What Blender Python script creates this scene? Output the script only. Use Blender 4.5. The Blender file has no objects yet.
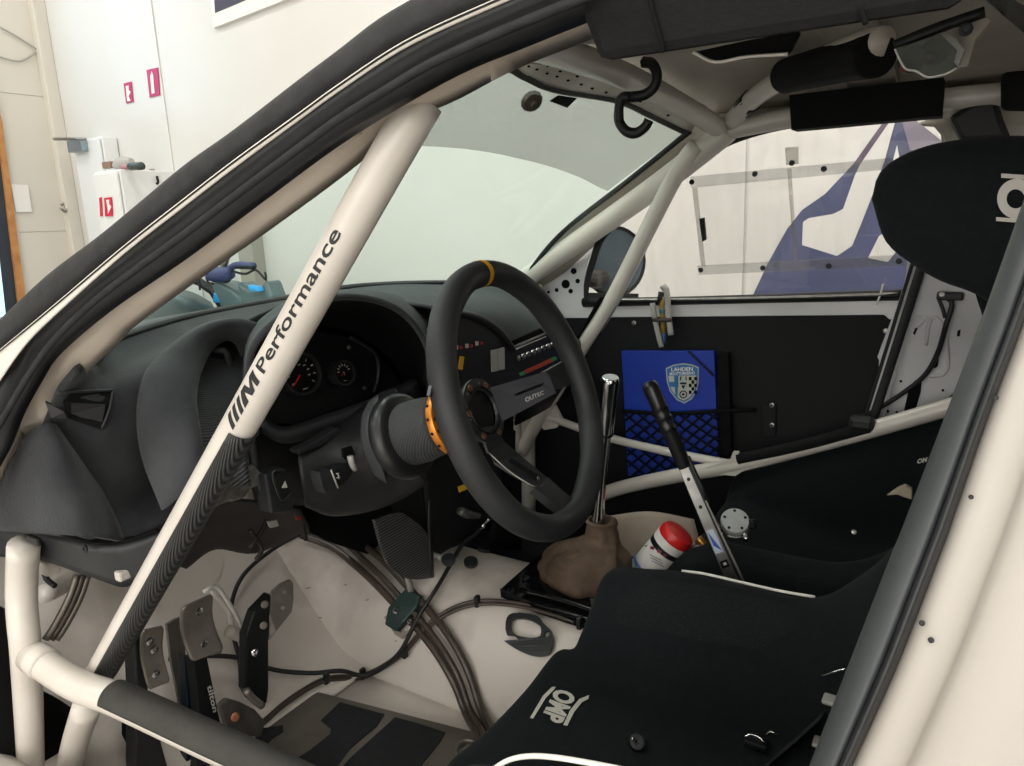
import bpy, bmesh, math, random
from mathutils import Vector, Matrix
from mathutils.bvhtree import BVHTree
from mathutils.geometry import tessellate_polygon
random.seed(7)
SC = bpy.context.scene; COL = SC.collection
# ------------------------------------------------------------------ camera
FPX = 730.0
CAM = Vector((-0.45, 1.07, 1.10))
yaw, pit, rol = math.radians(33), math.radians(12.6), math.radians(2.3)
F = Vector((math.sin(yaw)*math.cos(pit), -math.cos(yaw)*math.cos(pit), -math.sin(pit)))
R0 = F.cross(Vector((0,0,1))).normalized(); U0 = R0.cross(F)
RT = R0*math.cos(rol) - U0*math.sin(rol); UP = U0*math.cos(rol) + R0*math.sin(rol)
cd = bpy.data.cameras.new('camera'); cam = bpy.data.objects.new('camera', cd); COL.objects.link(cam)
m = Matrix((RT, UP, -F)).transposed().to_4x4(); m.translation = CAM; cam.matrix_world = m
cd.sensor_width = 36; cd.lens = FPX/1024*36; cd.clip_start = .02; cd.clip_end = 60
SC.camera = cam
# ------------------------------------------------------------------ view + light
SC.view_settings.view_transform = 'Standard'; SC.view_settings.look = 'None'
SC.view_settings.gamma = 1; SC.view_settings.exposure = -0.42
try: SC.view_settings.use_curve_mapping = False
except Exception: pass
w = bpy.data.worlds.new('world'); SC.world = w; w.use_nodes = True
w.node_tree.nodes['Background'].inputs[0].default_value = (.8,.9,1,1)
w.node_tree.nodes['Background'].inputs[1].default_value = .6
LAMPS = [(x,y) for x in (6.0,2.2,-1.6,-5.0) for y in (-1.2,1.6,4.4)]
def area(loc, rot, sx, sy, power, col, name):
    l = bpy.data.lights.new(name,'AREA'); l.shape='RECTANGLE'; l.size=sx; l.size_y=sy; l.energy=power; l.color=col
    o = bpy.data.objects.new(name,l); COL.objects.link(o); o.location=loc; o.rotation_euler=rot; return o
for i,(x,y) in enumerate(LAMPS): area((x,y,4.78),(0,0,0),2.4,.5,62,(1,.99,.96),'ceiling_lamp_light')
area((-1.0,5.9,2.0),(math.radians(-90),0,0),6.5,3.4,175,(1,.98,.965),'left_fill_light')  # fill for the cabin and roof underside, added behind the camera
area((8.4,-1.7,3.1),(0,math.radians(90),0),1.2,1.5,45,(.55,.8,1),'front_window_light')

# ------------------------------------------------------------------ colours, materials
def lin(h):
    h=h.lstrip('#'); v=[int(h[i:i+2],16)/255 for i in (0,2,4)]
    return tuple(c/12.92 if c<=.04045 else ((c+.055)/1.055)**2.4 for c in v)+(1,)
MATS={}
def mat(name, col, rough=.5, metal=0, col2=None, scale=20, bump=0, bscale=200, spec=.5, mixpow=None, coat=0, alpha=None, trans=0, emit=None, sheen=0, detail=4):
    if name in MATS: return MATS[name]
    M=bpy.data.materials.new(name); M.use_nodes=True; nt=M.node_tree; b=nt.nodes['Principled BSDF']
    b.inputs['Base Color'].default_value=lin(col); b.inputs['Roughness'].default_value=rough
    b.inputs['Metallic'].default_value=metal; b.inputs['Specular IOR Level'].default_value=spec
    if coat: b.inputs['Coat Weight'].default_value=coat; b.inputs['Coat Roughness'].default_value=.08
    if sheen: b.inputs['Sheen Weight'].default_value=sheen; b.inputs['Sheen Roughness'].default_value=.5
    if emit: b.inputs['Emission Color'].default_value=lin(col); b.inputs['Emission Strength'].default_value=emit
    if trans: b.inputs['Transmission Weight'].default_value=trans
    tc=nt.nodes.new('ShaderNodeTexCoord')
    if col2:
        n=nt.nodes.new('ShaderNodeTexNoise'); n.inputs['Scale'].default_value=scale; n.inputs['Detail'].default_value=detail
        nt.links.new(tc.outputs['Object'],n.inputs['Vector'])
        r=nt.nodes.new('ShaderNodeValToRGB'); lo,hi=mixpow or (.35,.7)
        r.color_ramp.elements[0].position=lo; r.color_ramp.elements[1].position=hi
        r.color_ramp.elements[0].color=lin(col); r.color_ramp.elements[1].color=lin(col2)
        nt.links.new(n.outputs['Fac'],r.inputs['Fac']); nt.links.new(r.outputs['Color'],b.inputs['Base Color'])
    if bump:
        n=nt.nodes.new('ShaderNodeTexNoise'); n.inputs['Scale'].default_value=bscale; n.inputs['Detail'].default_value=3
        nt.links.new(tc.outputs['Object'],n.inputs['Vector'])
        bp=nt.nodes.new('ShaderNodeBump'); bp.inputs['Strength'].default_value=bump; bp.inputs['Distance'].default_value=.002
        nt.links.new(n.outputs['Fac'],bp.inputs['Height']); nt.links.new(bp.outputs['Normal'],b.inputs['Normal'])
    MATS[name]=M; return M
def stripes(name, c1, c2, scale, rot=(0,0,0), rough=.4, bump=.4, lo=.4, hi=.6, dist=1.0, coat=0):
    """Fine ribs or woven diagonal bands."""
    M=bpy.data.materials.new(name); M.use_nodes=True; nt=M.node_tree; b=nt.nodes['Principled BSDF']
    b.inputs['Roughness'].default_value=rough
    if coat: b.inputs['Coat Weight'].default_value=coat
    tc=nt.nodes.new('ShaderNodeTexCoord'); mp=nt.nodes.new('ShaderNodeMapping'); mp.inputs['Rotation'].default_value=rot
    wv=nt.nodes.new('ShaderNodeTexWave'); wv.inputs['Scale'].default_value=scale; wv.inputs['Distortion'].default_value=dist; wv.inputs['Detail Scale'].default_value=3
    nt.links.new(tc.outputs['Object'],mp.inputs['Vector']); nt.links.new(mp.outputs['Vector'],wv.inputs['Vector'])
    r=nt.nodes.new('ShaderNodeValToRGB'); r.color_ramp.elements[0].position=lo; r.color_ramp.elements[1].position=hi
    r.color_ramp.elements[0].color=lin(c1); r.color_ramp.elements[1].color=lin(c2)
    nt.links.new(wv.outputs['Fac'],r.inputs['Fac']); nt.links.new(r.outputs['Color'],b.inputs['Base Color'])
    bp=nt.nodes.new('ShaderNodeBump'); bp.inputs['Strength'].default_value=bump; bp.inputs['Distance'].default_value=.002
    nt.links.new(wv.outputs['Fac'],bp.inputs['Height']); nt.links.new(bp.outputs['Normal'],b.inputs['Normal'])
    MATS[name]=M; return M
def glass(name, tint, gloss=.06, opacity=0, ocol='#ffffff', scratch=0):
    """Thin pane: what lies behind shows through, tinted, under a faint reflection."""
    M=bpy.data.materials.new(name); M.use_nodes=True; nt=M.node_tree; nt.nodes.clear()
    out=nt.nodes.new('ShaderNodeOutputMaterial'); t=nt.nodes.new('ShaderNodeBsdfTransparent'); t.inputs[0].default_value=tint
    g=nt.nodes.new('ShaderNodeBsdfGlossy'); g.inputs['Roughness'].default_value=.03
    mx=nt.nodes.new('ShaderNodeMixShader'); mx.inputs[0].default_value=gloss
    nt.links.new(t.outputs[0],mx.inputs[1]); nt.links.new(g.outputs[0],mx.inputs[2]); last=mx
    if opacity:
        d=nt.nodes.new('ShaderNodeBsdfDiffuse'); d.inputs[0].default_value=lin(ocol)
        m2=nt.nodes.new('ShaderNodeMixShader'); m2.inputs[0].default_value=opacity
        if scratch:
            tc=nt.nodes.new('ShaderNodeTexCoord'); n=nt.nodes.new('ShaderNodeTexNoise'); n.inputs['Scale'].default_value=scratch; n.inputs['Detail'].default_value=8
            mp=nt.nodes.new('ShaderNodeMapping'); mp.inputs['Scale'].default_value=(8,1,1)
            nt.links.new(tc.outputs['Object'],mp.inputs['Vector']); nt.links.new(mp.outputs[0],n.inputs['Vector'])
            mr=nt.nodes.new('ShaderNodeMapRange'); mr.inputs[1].default_value=.45; mr.inputs[2].default_value=.85; mr.inputs[4].default_value=opacity
            nt.links.new(n.outputs['Fac'],mr.inputs[0]); nt.links.new(mr.outputs[0],m2.inputs[0])
        nt.links.new(mx.outputs[0],m2.inputs[1]); nt.links.new(d.outputs[0],m2.inputs[2]); last=m2
    nt.links.new(last.outputs[0],out.inputs[0]); MATS[name]=M; return M
CREAM=mat('cream_paint','#d6d0c9',.36,col2='#ccc5bc',scale=9,coat=.3,bump=.05,bscale=60)
PILLARC=mat('beige_pillar_paint','#c6bbaf',.4,col2='#b7aca0',scale=6,coat=.2)
FLOORC=mat('grimy_floor_paint','#d4cdc6',.45,col2='#8b827a',scale=6,mixpow=(.50,.80),bump=.1,bscale=30,detail=8)
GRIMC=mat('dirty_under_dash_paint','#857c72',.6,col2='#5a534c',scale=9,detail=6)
GREYC=mat('grey_white_shell_paint','#dddcde',.35,col2='#c9c8cb',scale=5,coat=.3)
ROOFC=mat('roof_paint','#bdb6ab',.5,col2='#a19a8f',scale=5)
RUB=mat('black_rubber','#222427',.38,col2='#191b1e',scale=12,bump=.08,bscale=90)
RUB2=mat('matt_rubber','#151618',.75,col2='#222325',scale=60,bump=.3,bscale=160)
SEALG=mat('grey_door_seal','#3d4143',.5,col2='#34383a',scale=5)
FLOCK=mat('flocked_dash','#2a2c2f',.95,col2='#505355',scale=7,mixpow=(.45,.9),bump=.5,bscale=260,spec=.2,detail=9,sheen=.1)
FLOCKG=mat('worn_grey_dash','#44484a',.8,col2='#3a3e40',scale=12,bump=.3,bscale=260,spec=.3)
BLK=mat('black_plastic','#17181a',.55)
BLKG=mat('grey_black_plastic','#2a2c2e',.5,col2='#222426',scale=14)
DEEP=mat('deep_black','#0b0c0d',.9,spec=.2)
GLOSSB=mat('gloss_black','#0c0d0f',.15)
FOAM=mat('foam_padding','#111112',.9,bump=.35,bscale=300,spec=.25)
SEATM=mat('seat_fabric','#131719',.95,col2='#171c1e',scale=120,bump=.4,bscale=500,spec=.15,sheen=.03)
KNIT=mat('seat_knit','#181b1d',.95,col2='#2a2d2f',scale=420,mixpow=(.5,.75),bump=.6,bscale=600,spec=.15)
DOORB=mat('black_door_card','#0e0f12',.7,col2='#0c0d0f',scale=8,spec=.3)
CHROME=mat('polished_metal','#cfd0d2',.14,1)
STEEL=mat('brushed_steel','#9d9c9a',.35,1,col2='#84827f',scale=40)
ALU=mat('dull_aluminium','#8b8680',.5,.75,col2='#77726b',scale=16)
PEDM=mat('pedal_plate','#8f8983',.42,.5,col2='#7a746e',scale=25)
DARKM=mat('dark_metal','#1c1f21',.4,.4)
ORANGE=mat('orange_anodised','#c77a2a',.3,.6)
WHITE=mat('white_print','#e9e7e2',.6)
SILVP=mat('silver_print','#bdb9b2',.6)
BLUEF=mat('blue_folder','#0c36a8',.5,col2='#0a2f98',scale=8)
REDM=mat('red_plastic','#c41f1e',.35)
YEL=mat('yellow_print','#d8a92c',.6)
ORED=mat('orange_red_legend','#c4502f',.6)
GRN=mat('green_legend','#3f9a5c',.6)
TANL=mat('tan_leather','#5a4a3e',.7,col2='#43372d',scale=14,bump=1.0,bscale=45,spec=.25)
GREYL=mat('light_grey_plastic','#a9a8a4',.6)
HOSE=mat('brown_grey_hose','#4a4039',.3,col2='#3a322c',scale=20)
GRIP=mat('black_grip_tape','#26282a',.95,col2='#202224',scale=60,bump=.5,bscale=700,spec=.2)
FOAMT=mat('torn_fibre','#6b6a66',1,col2='#4c4b49',scale=60,bump=1,bscale=120)
CARBON=stripes('carbon_weave_sleeve','#121314','#3a3b3c',170,(.3,.5,.2),.45,.35,.35,.8,.05)
CARBONF=stripes('fine_carbon_stripe','#0f1011','#5a5a5a',75,(0,.9,0),.45,.4,.5,.72,0)
RIBB=stripes('ribbed_grey_rubber','#26282a','#3c3e40',90,(0,.34,0),.6,.5,.3,.8,0)
CLEAR=glass('clear_polycarbonate',(.93,.93,.93,1),.05,.16,'#b9b5ad')
# ------------------------------------------------------------------ picture-measured points, each set on a real plane of the car
def ray(px,py): return F + RT*((px-512)/FPX) - UP*((py-383)/FPX)
def _on(px,py,i,v):
    d=ray(px,py); return CAM+d*((v-CAM[i])/d[i])
def X(px,py,v): return _on(px,py,0,v)
def Y(px,py,v): return _on(px,py,1,v)
def Z(px,py,v): return _on(px,py,2,v)
def A(px,py,a=.70,k=.34):
    d=ray(px,py); n=Vector((0,1,k)); return CAM+d*((a+k*.9-n.dot(CAM))/n.dot(d))
def PN(px,py,p,n):
    d=ray(px,py); return CAM+d*((Vector(p)-CAM).dot(n)/d.dot(n))
# ------------------------------------------------------------------ object builders
def T(name, loc, label, cat, group=None):
    o=bpy.data.objects.new(name,None); COL.objects.link(o); o.location=loc; o.empty_display_size=.05
    o['label']=label; o['category']=cat
    if group: o['group']=group
    return o
def tag(o,label,cat,group=None):
    o['label']=label; o['category']=cat
    if group: o['group']=group
    return o
def rootw(p):
    M=Matrix.Identity(4)
    return Matrix.Translation(p.location) if p.parent is None else M
def mk(name, vs, fs, m, parent=None, smooth=True, label=None, kind=None, origin=None):
    me=bpy.data.meshes.new(name)
    vs=[Vector(v) for v in vs]
    if parent is None and origin is None:
        c=sum(vs,Vector())/max(1,len(vs)); c.z=min(v.z for v in vs); origin=c
    if origin is not None: vs=[v-origin for v in vs]
    me.from_pydata([tuple(v) for v in vs],[],fs); me.validate(); me.update()
    bm=bmesh.new(); bm.from_mesh(me); bmesh.ops.recalc_face_normals(bm,faces=bm.faces); bm.to_mesh(me); bm.free()
    if smooth:
        for p in me.polygons: p.use_smooth=True
    me.materials.append(m)
    o=bpy.data.objects.new(name,me); COL.objects.link(o)
    if origin is not None: o.location=origin
    if parent is not None:
        o.parent=parent; o.matrix_parent_inverse=rootw(parent).inverted()
    if label: o['label']=label
    if kind: o['kind']=kind
    return o
def cr(pts,n):
    """Catmull-Rom through pts (any tuples), n samples."""
    P=[Vector(p) for p in pts]; k=len(P)-1
    if k==0: return P*n
    out=[]
    for j in range(n):
        t=j/(n-1)*k; i=min(int(t),k-1); u=t-i
        p0=P[i-1] if i>0 else P[i]*2-P[i+1]; p1=P[i]; p2=P[i+1]; p3=P[i+2] if i+2<=k else P[i+1]*2-P[i]
        out.append(((p1*2)+(p2-p0)*u+(p0*2-p1*5+p2*4-p3)*u*u+(p1*3-p0-p2*3+p3)*u*u*u)*.5)
    return out
def resamp(P,n):
    """Even arc-length resampling."""
    L=[0]
    for a,b in zip(P,P[1:]): L.append(L[-1]+(b-a).length)
    out=[];i=0
    for j in range(n):
        s=L[-1]*j/(n-1)
        while i<len(L)-2 and L[i+1]<s: i+=1
        d=L[i+1]-L[i]; out.append(P[i].lerp(P[i+1],0 if d<1e-9 else min(1,(s-L[i])/d)))
    return out
def frames(P,ref=None):
    T_=[]
    for i in range(len(P)):
        a=P[max(0,i-1)]; b=P[min(len(P)-1,i+1)]; T_.append((b-a).normalized())
    u=Vector(ref) if ref is not None else (Vector((0,0,1)) if abs(T_[0].z)<.9 else Vector((1,0,0)))
    U_=[]
    for t in T_:
        u=(u-t*u.dot(t)).normalized(); U_.append(u)
    return T_,U_
def tubemesh(pts,r,n=24,seg=16,arc=None,ref=None,rr=None):
    P=resamp(cr(pts,n*3),n) if len(pts)>2 else resamp([Vector(p) for p in pts],n)
    T_,U_=frames(P,ref); vs=[];fs=[]
    a0,a1=arc if arc else (0,2*math.pi)
    m_=seg if not arc else seg+1
    for i,(p,t,u) in enumerate(zip(P,T_,U_)):
        w_=t.cross(u); q=rr(i/(n-1)) if rr else r
        for k in range(m_):
            th=a0+(a1-a0)*k/seg; vs.append(p+(u*math.cos(th)+w_*math.sin(th))*q)
    for i in range(n-1):
        for k in range(seg):
            k2=(k+1)%m_ if not arc else k+1
            fs.append((i*m_+k,i*m_+k2,(i+1)*m_+k2,(i+1)*m_+k))
    if not arc: fs.append(tuple(range(m_))[::-1]); fs.append(tuple((n-1)*m_+k for k in range(m_)))
    return vs,fs
def tube(name,pts,r,m,parent=None,n=24,seg=16,label=None,arc=None,ref=None,thick=None,rr=None,**k):
    vs,fs=tubemesh(pts,r,n,seg,arc,ref,rr); o=mk(name,vs,fs,m,parent,label=label,**k)
    if thick: solid(o,thick,0)
    return o
def solid(o,t,off=-1):
    md=o.modifiers.new('thickness','SOLIDIFY'); md.thickness=t; md.offset=off; return o
def bev(o,w_=.002,seg=2):
    md=o.modifiers.new('bevel','BEVEL'); md.width=w_; md.segments=seg; md.limit_method='ANGLE'; return o
def patch(name,rows,m,parent=None,nu=24,nv=24,thick=.004,label=None,kind=None,lin_=False):
    """Surface through a grid of 3D control points."""
    R=[cr(r,nu) for r in rows] if not lin_ else [resamp([Vector(p) for p in r],nu) for r in rows]
    C=[cr([r[j] for r in R],nv) for j in range(nu)]
    vs=[C[j][i] for i in range(nv) for j in range(nu)]
    fs=[(i*nu+j,i*nu+j+1,(i+1)*nu+j+1,(i+1)*nu+j) for i in range(nv-1) for j in range(nu-1)]
    o=mk(name,vs,fs,m,parent,label=label,kind=kind)
    if thick: solid(o,thick,0)
    return o
def band(name,Aa,Bb,h,m,parent,n=48,out=Vector((0,1,.3)),k=10,back=.6,p=.6,label=None):
    """Rounded strip between two edge lines, bulging by h towards out."""
    out=Vector(out).normalized(); Aa=resamp(cr(Aa,n*2),n); Bb=resamp(cr(Bb,n*2),n); vs=[];fs=[]
    for a,b in zip(Aa,Bb):
        for j in range(k+1):
            s=j/k; vs.append(a.lerp(b,s)+out*(h*math.sin(math.pi*s)**p if 0<j<k else 0))
        vs.append(b-out*h*back); vs.append(a-out*h*back)
    q=k+3
    for i in range(n-1):
        for j in range(q):
            j2=(j+1)%q; fs.append((i*q+j,i*q+j2,(i+1)*q+j2,(i+1)*q+j))
    fs.append(tuple(range(q))); fs.append(tuple((n-1)*q+j for j in range(q)))
    return mk(name,vs,fs,m,parent,label=label)
def plate(name,pts,th,m,parent=None,holes=(),bevel=0,smooth=False,label=None,kind=None,dirv=None,**kw):
    """Flat plate with real thickness behind the outline (holes cut out)."""
    pts=[Vector(p) for p in pts]; loops=[pts]+[[Vector(p) for p in h] for h in holes]
    nrm=Vector()
    for i in range(len(pts)):
        a=pts[i]-pts[0]; b=pts[(i+1)%len(pts)]-pts[0]; nrm+=a.cross(b)
    nrm.normalize()
    if nrm.dot(CAM-pts[0])<0: nrm=-nrm
    d=(Vector(dirv).normalized() if dirv is not None else -nrm)*th
    tri=tessellate_polygon(loops); fl=[v for l in loops for v in l]; n=len(fl)
    vs=fl+[v+d for v in fl]; fs=[tuple(t) for t in tri]+[tuple(i+n for i in t)[::-1] for t in tri]
    o_=0
    for l in loops:
        for i in range(len(l)):
            j=(i+1)%len(l); fs.append((o_+i,o_+j,o_+j+n,o_+i+n))
        o_+=len(l)
    o=mk(name,vs,fs,m,parent,smooth=smooth,label=label,kind=kind,**kw)
    if bevel:
        bm=bmesh.new(); bm.from_mesh(o.data); bmesh.ops.dissolve_limit(bm,angle_limit=.02,verts=bm.verts,edges=bm.edges); bm.to_mesh(o.data); bm.free(); bev(o,bevel)
    return o
def box(name,c,s,m,parent=None,rot=None,bevel=.003,label=None,kind=None,smooth=False,**kw):
    """Box of size s centred at c; rot = 3x3 axes (rows = local x,y,z directions)."""
    ax=[Vector(v).normalized() for v in rot] if rot else [Vector((1,0,0)),Vector((0,1,0)),Vector((0,0,1))]
    c=Vector(c); vs=[]
    for a in (-.5,.5):
        for b in (-.5,.5):
            for d in (-.5,.5): vs.append(c+ax[0]*a*s[0]+ax[1]*b*s[1]+ax[2]*d*s[2])
    fs=[(0,1,3,2),(4,6,7,5),(0,4,5,1),(2,3,7,6),(0,2,6,4),(1,5,7,3)]
    o=mk(name,vs,fs,m,parent,smooth=smooth,label=label,kind=kind,**kw)
    if bevel: bev(o,min(bevel,min(s)*.4))
    return o
def axes(n,up=(0,0,1)):
    n=Vector(n).normalized(); u=Vector(up).cross(n)
    if u.length<1e-4: u=Vector((1,0,0))
    u.normalize(); return u,n.cross(u),n
def lathe(name,c,n,prof,m,parent=None,seg=32,label=None,up=(0,0,1),smooth=True,sx=1,cap=True,**kw):
    """Profile [(radius, distance along n)] turned about the axis through c."""
    u,v,n=axes(n,up); c=Vector(c); vs=[];fs=[]
    for r,h in prof:
        for k in range(seg):
            t=2*math.pi*k/seg; vs.append(c+(u*math.cos(t)*sx+v*math.sin(t))*r+n*h)
    for i in range(len(prof)-1):
        for k in range(seg):
            k2=(k+1)%seg; fs.append((i*seg+k,i*seg+k2,(i+1)*seg+k2,(i+1)*seg+k))
    if cap and prof[0][0]>1e-5: fs.append(tuple(range(seg)))
    if cap and prof[-1][0]>1e-5: fs.append(tuple((len(prof)-1)*seg+k for k in range(seg)))
    o=mk(name,vs,fs,m,parent,smooth=smooth,label=label,**kw)
    if smooth:
        md=o.modifiers.new('split','EDGE_SPLIT'); md.split_angle=math.radians(40)
    return o
def screw(c,n,r,m,parent,name='screw',h=.4,label=None):
    return lathe(name,c,n,[(r,0),(r,r*h),(r*.7,r*h*1.3),(r*.45,r*h*1.3),(r*.4,r*h*.7),(.0,r*h*.7)],m,parent,seg=10,label=label)
# ---- flat print laid on real surfaces
def bvh(objs):
    vs=[];fs=[]
    dg=bpy.context.evaluated_depsgraph_get()
    for o in (objs if isinstance(objs,(list,tuple)) else [objs]):
        e=o.evaluated_get(dg); me=e.to_mesh(); b=len(vs)
        vs+=[o.matrix_world@v.co for v in me.vertices]; fs+=[tuple(b+i for i in p.vertices) for p in me.polygons]; e.to_mesh_clear()
    return BVHTree.FromPolygons(vs,fs)
def lay(name,v2,f2,tree,m,parent=None,off=.0012,label=None,**kw):
    vs=[];ok=[]
    for (x,y) in v2:
        d=ray(x,y).normalized(); h=tree.ray_cast(CAM,d)
        if h[0] is None: vs.append(None); continue
        n=h[1] if h[1].dot(d)<0 else -h[1]
        vs.append(h[0]+n*off)
    idx={};out=[]
    for i,v in enumerate(vs):
        if v is not None: idx[i]=len(out); out.append(v)
    fs=[tuple(idx[i] for i in f) for f in f2 if all(i in idx for i in f)]
    if not fs: print('LAY EMPTY',name); return None
    return mk(name,out,fs,m,parent,smooth=False,label=label,**kw)
def poly2(loops,cut=0):
    L=[[Vector((x,y,0)) for x,y in l] for l in loops]; tri=tessellate_polygon(L); fl=[v for l in L for v in l]
    bm=bmesh.new(); V=[bm.verts.new(v) for v in fl]
    for t in tri:
        try: bm.faces.new([V[i] for i in t])
        except Exception: pass
    if cut:
        xs=[v.x for v in fl]; ys=[v.y for v in fl]
        for ax,lo,hi in ((0,min(xs),max(xs)),(1,min(ys),max(ys))):
            k=lo+cut
            while k<hi:
                co=(k,0,0) if ax==0 else (0,k,0); no=(1,0,0) if ax==0 else (0,1,0)
                bmesh.ops.bisect_plane(bm,geom=bm.verts[:]+bm.edges[:]+bm.faces[:],plane_co=co,plane_no=no); k+=cut
    bm.verts.index_update(); v2=[(v.co.x,v.co.y) for v in bm.verts]; f2=[tuple(v.index for v in f.verts) for f in bm.faces]; bm.free(); return v2,f2
def textmesh(s,bold=0,shear=0,res=3):
    cu=bpy.data.curves.new('txt','FONT'); cu.body=s; cu.size=1; cu.resolution_u=res; cu.offset=bold; cu.shear=shear
    o=bpy.data.objects.new('txt',cu); COL.objects.link(o); bpy.context.view_layer.update()
    dg=bpy.context.evaluated_depsgraph_get(); e=o.evaluated_get(dg); me=e.to_mesh()
    v=[(p.co.x,p.co.y) for p in me.vertices]; f=[tuple(p.vertices) for p in me.polygons]; e.to_mesh_clear()
    bpy.data.objects.remove(o); bpy.data.curves.remove(cu)
    x0=min(a for a,b in v); x1=max(a for a,b in v); y0=min(b for a,b in v); y1=max(b for a,b in v)
    return [((a-x0)/(x1-x0),(b-y0)/(y1-y0)) for a,b in v],f
def textpx(name,s,o0,ou,ov,tree,m,parent=None,bold=.01,off=.0012,shear=0,label=None):
    """Lettering filling the parallelogram o0 (lower left), ou (lower right), ov (upper left), in picture measure, laid on a surface."""
    v,f=textmesh(s,bold,shear)
    v2=[(o0[0]+a*(ou[0]-o0[0])+b*(ov[0]-o0[0]), o0[1]+a*(ou[1]-o0[1])+b*(ov[1]-o0[1])) for a,b in v]
    return lay(name,v2,f,tree,m,parent,off,label)
def circ(c,rx,ry=None,n=16,a0=0):
    ry=ry or rx; return [(c[0]+rx*math.cos(a0+2*math.pi*i/n),c[1]+ry*math.sin(a0+2*math.pi*i/n)) for i in range(n)]
# ================================================================== THE ROOM
WALLM=mat('white_hall_wall','#dad9d6',.28,col2='#d5d3cf',scale=.8,spec=.4)
WALLF=mat('cream_hall_wall','#d8d3c8',.5,col2='#cfcabf',scale=.8)
FLM=mat('grey_hall_floor','#b4b2ae',.45,col2='#a19f9b',scale=1.5,detail=8)
YW=-2.9; XF=7.25
def st(o): o['kind']='structure'; return o
st(box('floor',(.75,1.5,-.05),(15.7,9.1,.1),FLM,bevel=0))
st(box('ceiling',(.75,1.5,5.05),(15.7,9.1,.1),WALLF,bevel=0))
st(box('wall_back',(-7.05,1.5,2.5),(.1,9.1,5),WALLF,bevel=0))
wr=st(box('wall_right',(.75,YW-.06,2.5),(15.7,.1,5),WALLM,bevel=0))
seam=Y(745,240,YW).x; seams=sorted([seam-1.2*k for k in range(1,6)]+[seam]+[seam+2.4,seam+4.8]+[Y(160,66,YW).x])
seams=[-7.0]+[q for q in seams if not 1.2<q<5][:]+[XF]
for a,b in zip(seams,seams[1:]):
    if b-a>.3: box('wall_panel',((a+b)/2,YW-.004,2.5),(b-a-.016,.008,5),WALLM,wr,bevel=.001)
wf=st(box('wall_front',(XF+.05,1.5,2.5),(.1,9.1,5),WALLF,bevel=0))
zs=[0,Y(20,225,-2.5).z]
zl=X(10,318/3.4,XF).z
for a,b in ((0,zl-1.25),(zl-1.25,zl),(zl,zl+1.25),(zl+1.25,5)): box('wall_panel',(XF-.004,1.5,(a+b)/2),(.008,8.9,b-a-.008),WALLF,wf,bevel=.001)
st(box('wall_left',(.75,6.1,2.5),(15.7,.1,5),WALLF,bevel=0))
# added unseen window, glowing as fill, behind the camera; and high window at the front
for nm,c,s in (('fill_window',(-1.0,6.04,2.0),(6.6,.03,3.5)),):
    f=st(box(nm,c,s,mat('fill_pane','#f4f1ea',.4,emit=1.5),bevel=0))
    for x in (-4.3,-2.1,.1,2.3): box('window_frame',(x,6.0,2.0),(.07,.06,3.6),WHITE,f)
    for z in (.23,3.77): box('window_frame',(-1,6.0,z),(6.7,.06,.07),WHITE,f)
f=st(box('window_2',(XF-.02,-1.7,3.1),(.03,1.2,1.5),mat('cool_daylight_pane','#b9dcf5',.4,emit=3),bevel=0))
for y in (-2.32,-1.08): box('window_frame',(XF-.04,y,3.1),(.06,.06,1.6),WHITE,f)
# door at far left
dz=0
dr=st(plate('door_1',[X(-60,60,XF-.03),X(1,140,XF-.03),X(21,310,XF-.03),X(-60,330,XF-.03)],.02,mat('dark_blue_door','#2b323b',.4)))
plate('door_jamb',[X(-6,95,XF-.06),X(2,120,XF-.06),X(26,300,XF-.06),X(19,306,XF-.06)],.05,mat('orange_pine','#c08a55',.6,col2='#a9713f',scale=12),dr)
plate('door_pane',[X(-60,235,XF-.06),X(-2,245,XF-.06),X(6,316,XF-.06),X(-60,330,XF-.06)],.02,mat('bright_door_glass','#bfe0ee',.3,emit=1.0),dr)
tag(plate('wall_notice',[X(11,184,XF-.03),X(28,185,XF-.03),X(32,212,XF-.03),X(16,212,XF-.03)],.004,WHITE),'blank white paper notice pinned to the cream wall beside the blue door','notice')
for i,(pts,lb) in enumerate((([(0,27),(16,36),(38,50)],'upper grey cable sagging across the cream wall top left'),([(0,57),(20,61),(36,52)],'lower grey cable sagging across the cream wall top left'))):
    tag(tube('wall_cable',[X(x,y,XF-.03) for x,y in pts],.008,GREYL,n=14,seg=6),lb,'cable','cables on the cream wall')
st(box('trim_1',(XF-.05,YW+.06,2.5),(.09,.12,5),WALLF,bevel=.01))
# column between windscreen and wall
cx=Y(240,270,YW+.12).x; cx2=Y(254,270,YW+.12).x
zt=Y(236,190,YW+.12).z
st(box('trim_2',((cx+cx2)/2,YW+.06,zt/2),(abs(cx-cx2),.12,zt),mat('grey_column','#a39f96',.6),bevel=.004))
# ---- fire signs
SIGNR=mat('faded_red_sign','#b8306a',.5)
SIGNR2=mat('bright_red_sign','#c8153a',.5)
def sign(pts,m,glyphs,lb,nm='fire_sign'):
    o=plate(nm,[Y(x,y,YW+.010) for x,y in pts],.006,m); tag(o,lb,'sign','fire safety signs')
    bpy.context.view_layer.update(); t=bvh(o)
    for g in glyphs:
        v,f=poly2([g]); lay('sign_symbol',v,f,t,WHITE,o,.003)
sign([(146.5,70),(157.5,67.5),(159.5,95),(149.5,97.5)],SIGNR,[[(150.5,76),(152,71),(153.5,75.5),(155,93),(152,94)]],'tall faded red fire extinguisher sign with white extinguisher on the white wall')
sign([(123.5,83.5),(131,81.5),(133,101.5),(126,103.5)],SIGNR,[[(126,86),(129,85.5),(129,90),(131,92),(129,96),(131,101),(127.5,101.5)]],'small square faded red sign left of the tall one on the white wall')
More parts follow.
